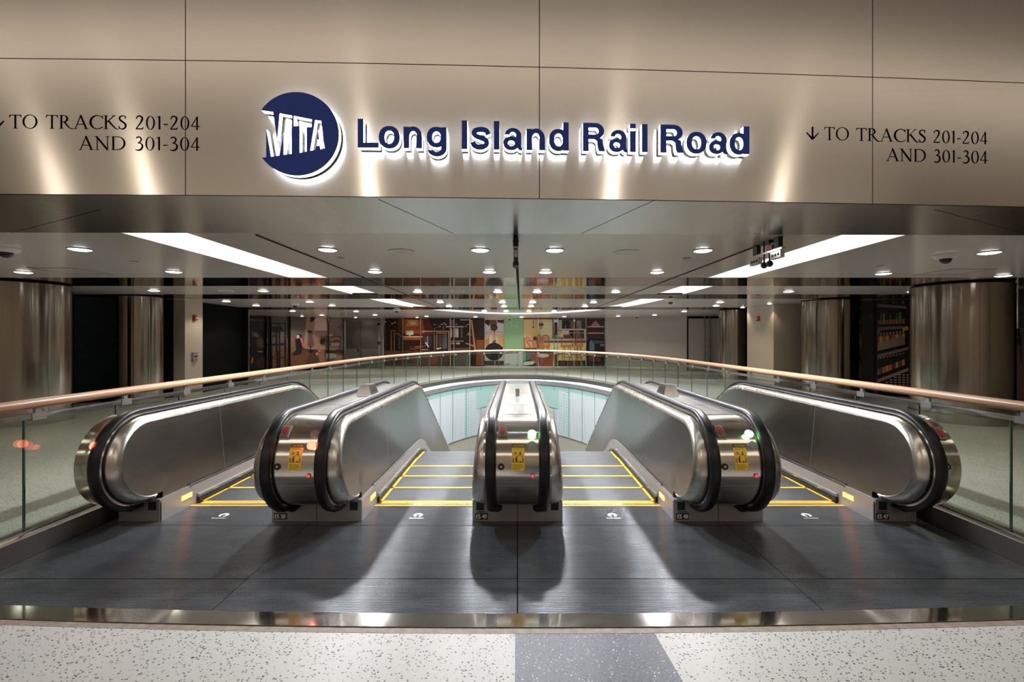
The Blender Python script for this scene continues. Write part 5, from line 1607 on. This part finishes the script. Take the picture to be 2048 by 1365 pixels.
# round emblem: a blue disc with M, T and A cut right through it, lit from behind
emb = thing('round_emblem', 'round blue backlit emblem with cut-out letters left of the lettering', 'sign', (-1.53, 3.25, 2.99))
EX, EZ, ER = (593 - VX) * 3.19 / FPX, EYE + (VY - 267.5) * 3.185 / FPX, 0.2925
def ez(zx, zy):
    """crop measurement (6.5 x) to emblem units"""
    return ((510 + zx / 6.5 - 593.5) / 83.5 * ER, -(160 + zy / 6.5 - 267.5) / 83.5 * ER)
Mcut = [ez(*p) for p in ((242, 418), (295, 765), (325, 435), (485, 462), (480, 960), (375, 975), (375, 690), (325, 985), (215, 1000), (155, 645), (155, 1010))]
pa, pb = ez(87, 395), ez(92, 1020)
aa, ab = math.degrees(math.atan2(pa[1], pa[0])), math.degrees(math.atan2(pb[1], pb[0]))
outer = arc(0, 0, ER, ER, ab, aa, 72) + Mcut
Tcut = [ez(*p) for p in ((505, 465), (740, 508), (735, 612), (675, 612), (672, 930), (580, 945), (580, 600), (503, 600))]
Acut = [ez(*p) for p in ((780, 515), (858, 525), (905, 885), (848, 898), (838, 848), (797, 855), (783, 905), (715, 918))]
Ahole = [ez(*p) for p in ((818, 640), (832, 765), (805, 770))]
ef = lambda u, v, ww: fas(EX + u, EZ + v, ww)
for nm, mt, w0_, w1_ in (('disc_face', 'blue', 0.066, 0.072), ('glowing_body', 'halo', 0.026, 0.066), ('back_tray', 'gap', 0.017, 0.021)):
    m_ = MB(); m_.prism([outer, Tcut, Acut], ef, w0_, w1_); m_.prism([Ahole], ef, w0_, w1_)
    m_.build(nm, M[mt], emb)

# ------------------------------------------------------------------ serif wayfinding lettering
def serif(x, y, wd_=0.2):
    return rect(x - wd_ / 2, y - 0.012, x + wd_ / 2, y + 0.018)
TH, TN = 0.115, 0.045
SER = {
    'T': (0.86, [rect(.375, 0, .485, .97), rect(.04, .945, .82, .99), [(.0, .80), (.03, .80), (.10, .95), (.10, .99), (.035, .99)], [(.86, .80), (.83, .80), (.76, .95), (.76, .99), (.825, .99)], serif(.43, .01, .30)]),
    'O': (1.06, [('ring', .53, .495, .52, .515, .405, .475)]),
    'R': (0.96, [rect(.10, 0, .215, .985), serif(.16, .01, .30), serif(.10, .975, .2), band(arc(.36, .735, .27, .255, -90, 90, 16), arc(.34, .735, .165, .212, -90, 90, 16)), rect(.2, .945, .37, .99), rect(.2, .48, .37, .522), stroke([(.36, .50), (.62, .17), (.80, .02), (.98, -.02)], .10, .05)]),
    'A': (1.02, [stroke([(.10, .01), (.49, .97)], .042), stroke([(.47, 1.0), (.88, .01)], .115), rect(.24, .315, .72, .36), serif(.10, .01, .24), serif(.88, .01, .30)]),
    'C': (0.94, [('cring', .56, .495, .55, .515, .43, .465)]),
    'K': (0.95, [rect(.10, 0, .215, .985), serif(.16, .01, .3), serif(.16, .975, .3), stroke([(.21, .50), (.72, .96)], .04), stroke([(.34, .60), (.64, .25), (.84, .04), (1.0, -.02)], .12, .05), serif(.74, .975, .24)]),
    'S': (0.62, [stroke(curve([(.52, .80), (.45, .94), (.30, .975), (.14, .91), (.10, .76), (.20, .62), (.38, .49), (.51, .36), (.52, .18), (.40, .04), (.24, .015), (.12, .07), (.06, .20)], 5), lambda t: .045 + .085 * math.sin(PI * t) ** 2), rect(.49, .76, .53, .97), rect(.05, .02, .085, .24)]),
    'N': (1.06, [rect(.15, 0, .195, .98), rect(.87, 0, .915, .98), stroke([(.12, .97), (.90, .0)], .12), serif(.17, .01, .24), serif(.10, .975, .22), serif(.89, .975, .24)]),
    'D': (1.06, [rect(.10, 0, .215, .985), band(arc(.45, .495, .55, .495, -90, 90, 22), arc(.42, .495, .455, .452, -90, 90, 22)), rect(.05, .945, .46, .99), rect(.05, 0, .46, .045)]),
    '2': (0.66, [stroke(curve([(.08, .76), (.14, .92), (.30, .975), (.46, .90), (.49, .74), (.40, .52), (.24, .29), (.06, .06)], 5), lambda t: .05 + .07 * math.sin(PI * t) ** 2), [(.04, .0), (.52, .0), (.58, .16), (.55, .16), (.47, .075), (.06, .075)]]),
    '0': (0.68, [('ring', .34, .485, .31, .50, .205, .465)]),
    '1': (0.40, [rect(.17, 0, .28, .98), [(.05, .86), (.28, .985), (.2, .985), (.05, .90)]]),
    '3': (0.64, [stroke(curve([(.10, .86), (.20, .96), (.36, .94), (.45, .80), (.38, .62), (.22, .53)], 5), lambda t: .05 + .05 * math.sin(PI * t)), stroke(curve([(.20, .53), (.40, .50), (.52, .36), (.50, .16), (.36, .02), (.18, .0), (.05, .06)], 5), lambda t: .045 + .075 * math.sin(PI * t))]),
    '4': (0.68, [rect(.40, 0, .50, .98), rect(.03, .23, .64, .285), stroke([(.05, .26), (.46, .97)], .045)]),
    '-': (0.40, [rect(.05, .34, .34, .41)]), ' ': (0.44, []),
}
def put_serif(text, xl, xr, zb, cap, root):
    m_ = MB()
    tot = sum(SER[c_][0] + 0.075 for c_ in text) - 0.075
    s_ = (xr - xl) / tot
    x = xl
    for c_ in text + ' ':
        if c_ == ' ':
            m_.build('word', M['ink'], root); m_ = MB()
        wg, pcs = SER[c_]
        fn = lambda u, v, ww, x=x: fas(x + u * s_, zb + v * cap, ww)
        for j, pc in enumerate(pcs):
            if pc[0] == 'ring':
                _, cx, cy, rx, ry, ix, iy = pc
                m_.prism([arc(cx, cy, rx, ry, 0, 360, 36)[:-1], arc(cx, cy, ix, iy, 0, 360, 36)[:-1]], fn, 0, 0.0016 + j * 0.0001)
            elif pc[0] == 'cring':
                _, cx, cy, rx, ry, ix, iy = pc
                m_.prism([band(arc(cx, cy, rx, ry, 38, 320, 30), arc(cx + .03, cy, ix, iy, 42, 316, 30))], fn, 0, 0.0016)
                m_.prism([rect(cx + .345, cy + .25, cx + .375, cy + .47)], fn, 0, 0.0017)
            else:
                m_.prism([pc], fn, 0, 0.0016 + j * 0.0001)
        x += (wg + 0.075) * s_
def arrow(m_, x, z0, z1, hw):
    fn = lambda u, v, ww: fas(u, v, ww)
    m_.prism([rect(x - 0.006, z0 + 0.004, x + 0.006, z1)], fn, 0, 0.0016)
    m_.prism([stroke([(x - hw, z0 + hw * 1.05), (x, z0)], 0.006, 0.014)], fn, 0, 0.0017)
    m_.prism([stroke([(x + hw, z0 + hw * 1.05), (x, z0)], 0.006, 0.014)], fn, 0, 0.0018)
for nm, xl, xr, x2, ax, zb in (('left', -3.590, -2.258, -3.105, -3.675, 3.034), ('right', 2.307, 3.622, 2.800, 2.216, 3.044)):
    ro = thing('wayfinding_lettering', 'black serif lettering with a down arrow to the tracks, at the %s of the fascia' % nm, 'sign', (xl, fascia_y(xl), zb), 'serif track directions')
    m_ = MB(); arrow(m_, ax, zb + 0.002, zb + 0.096, 0.048); m_.build('arrow', M['ink'], ro)
    put_serif('TO TRACKS 201-204', xl, xr, zb, 0.097, ro)
    put_serif('AND 301-304', x2, xr, zb - 0.148, 0.097, ro)
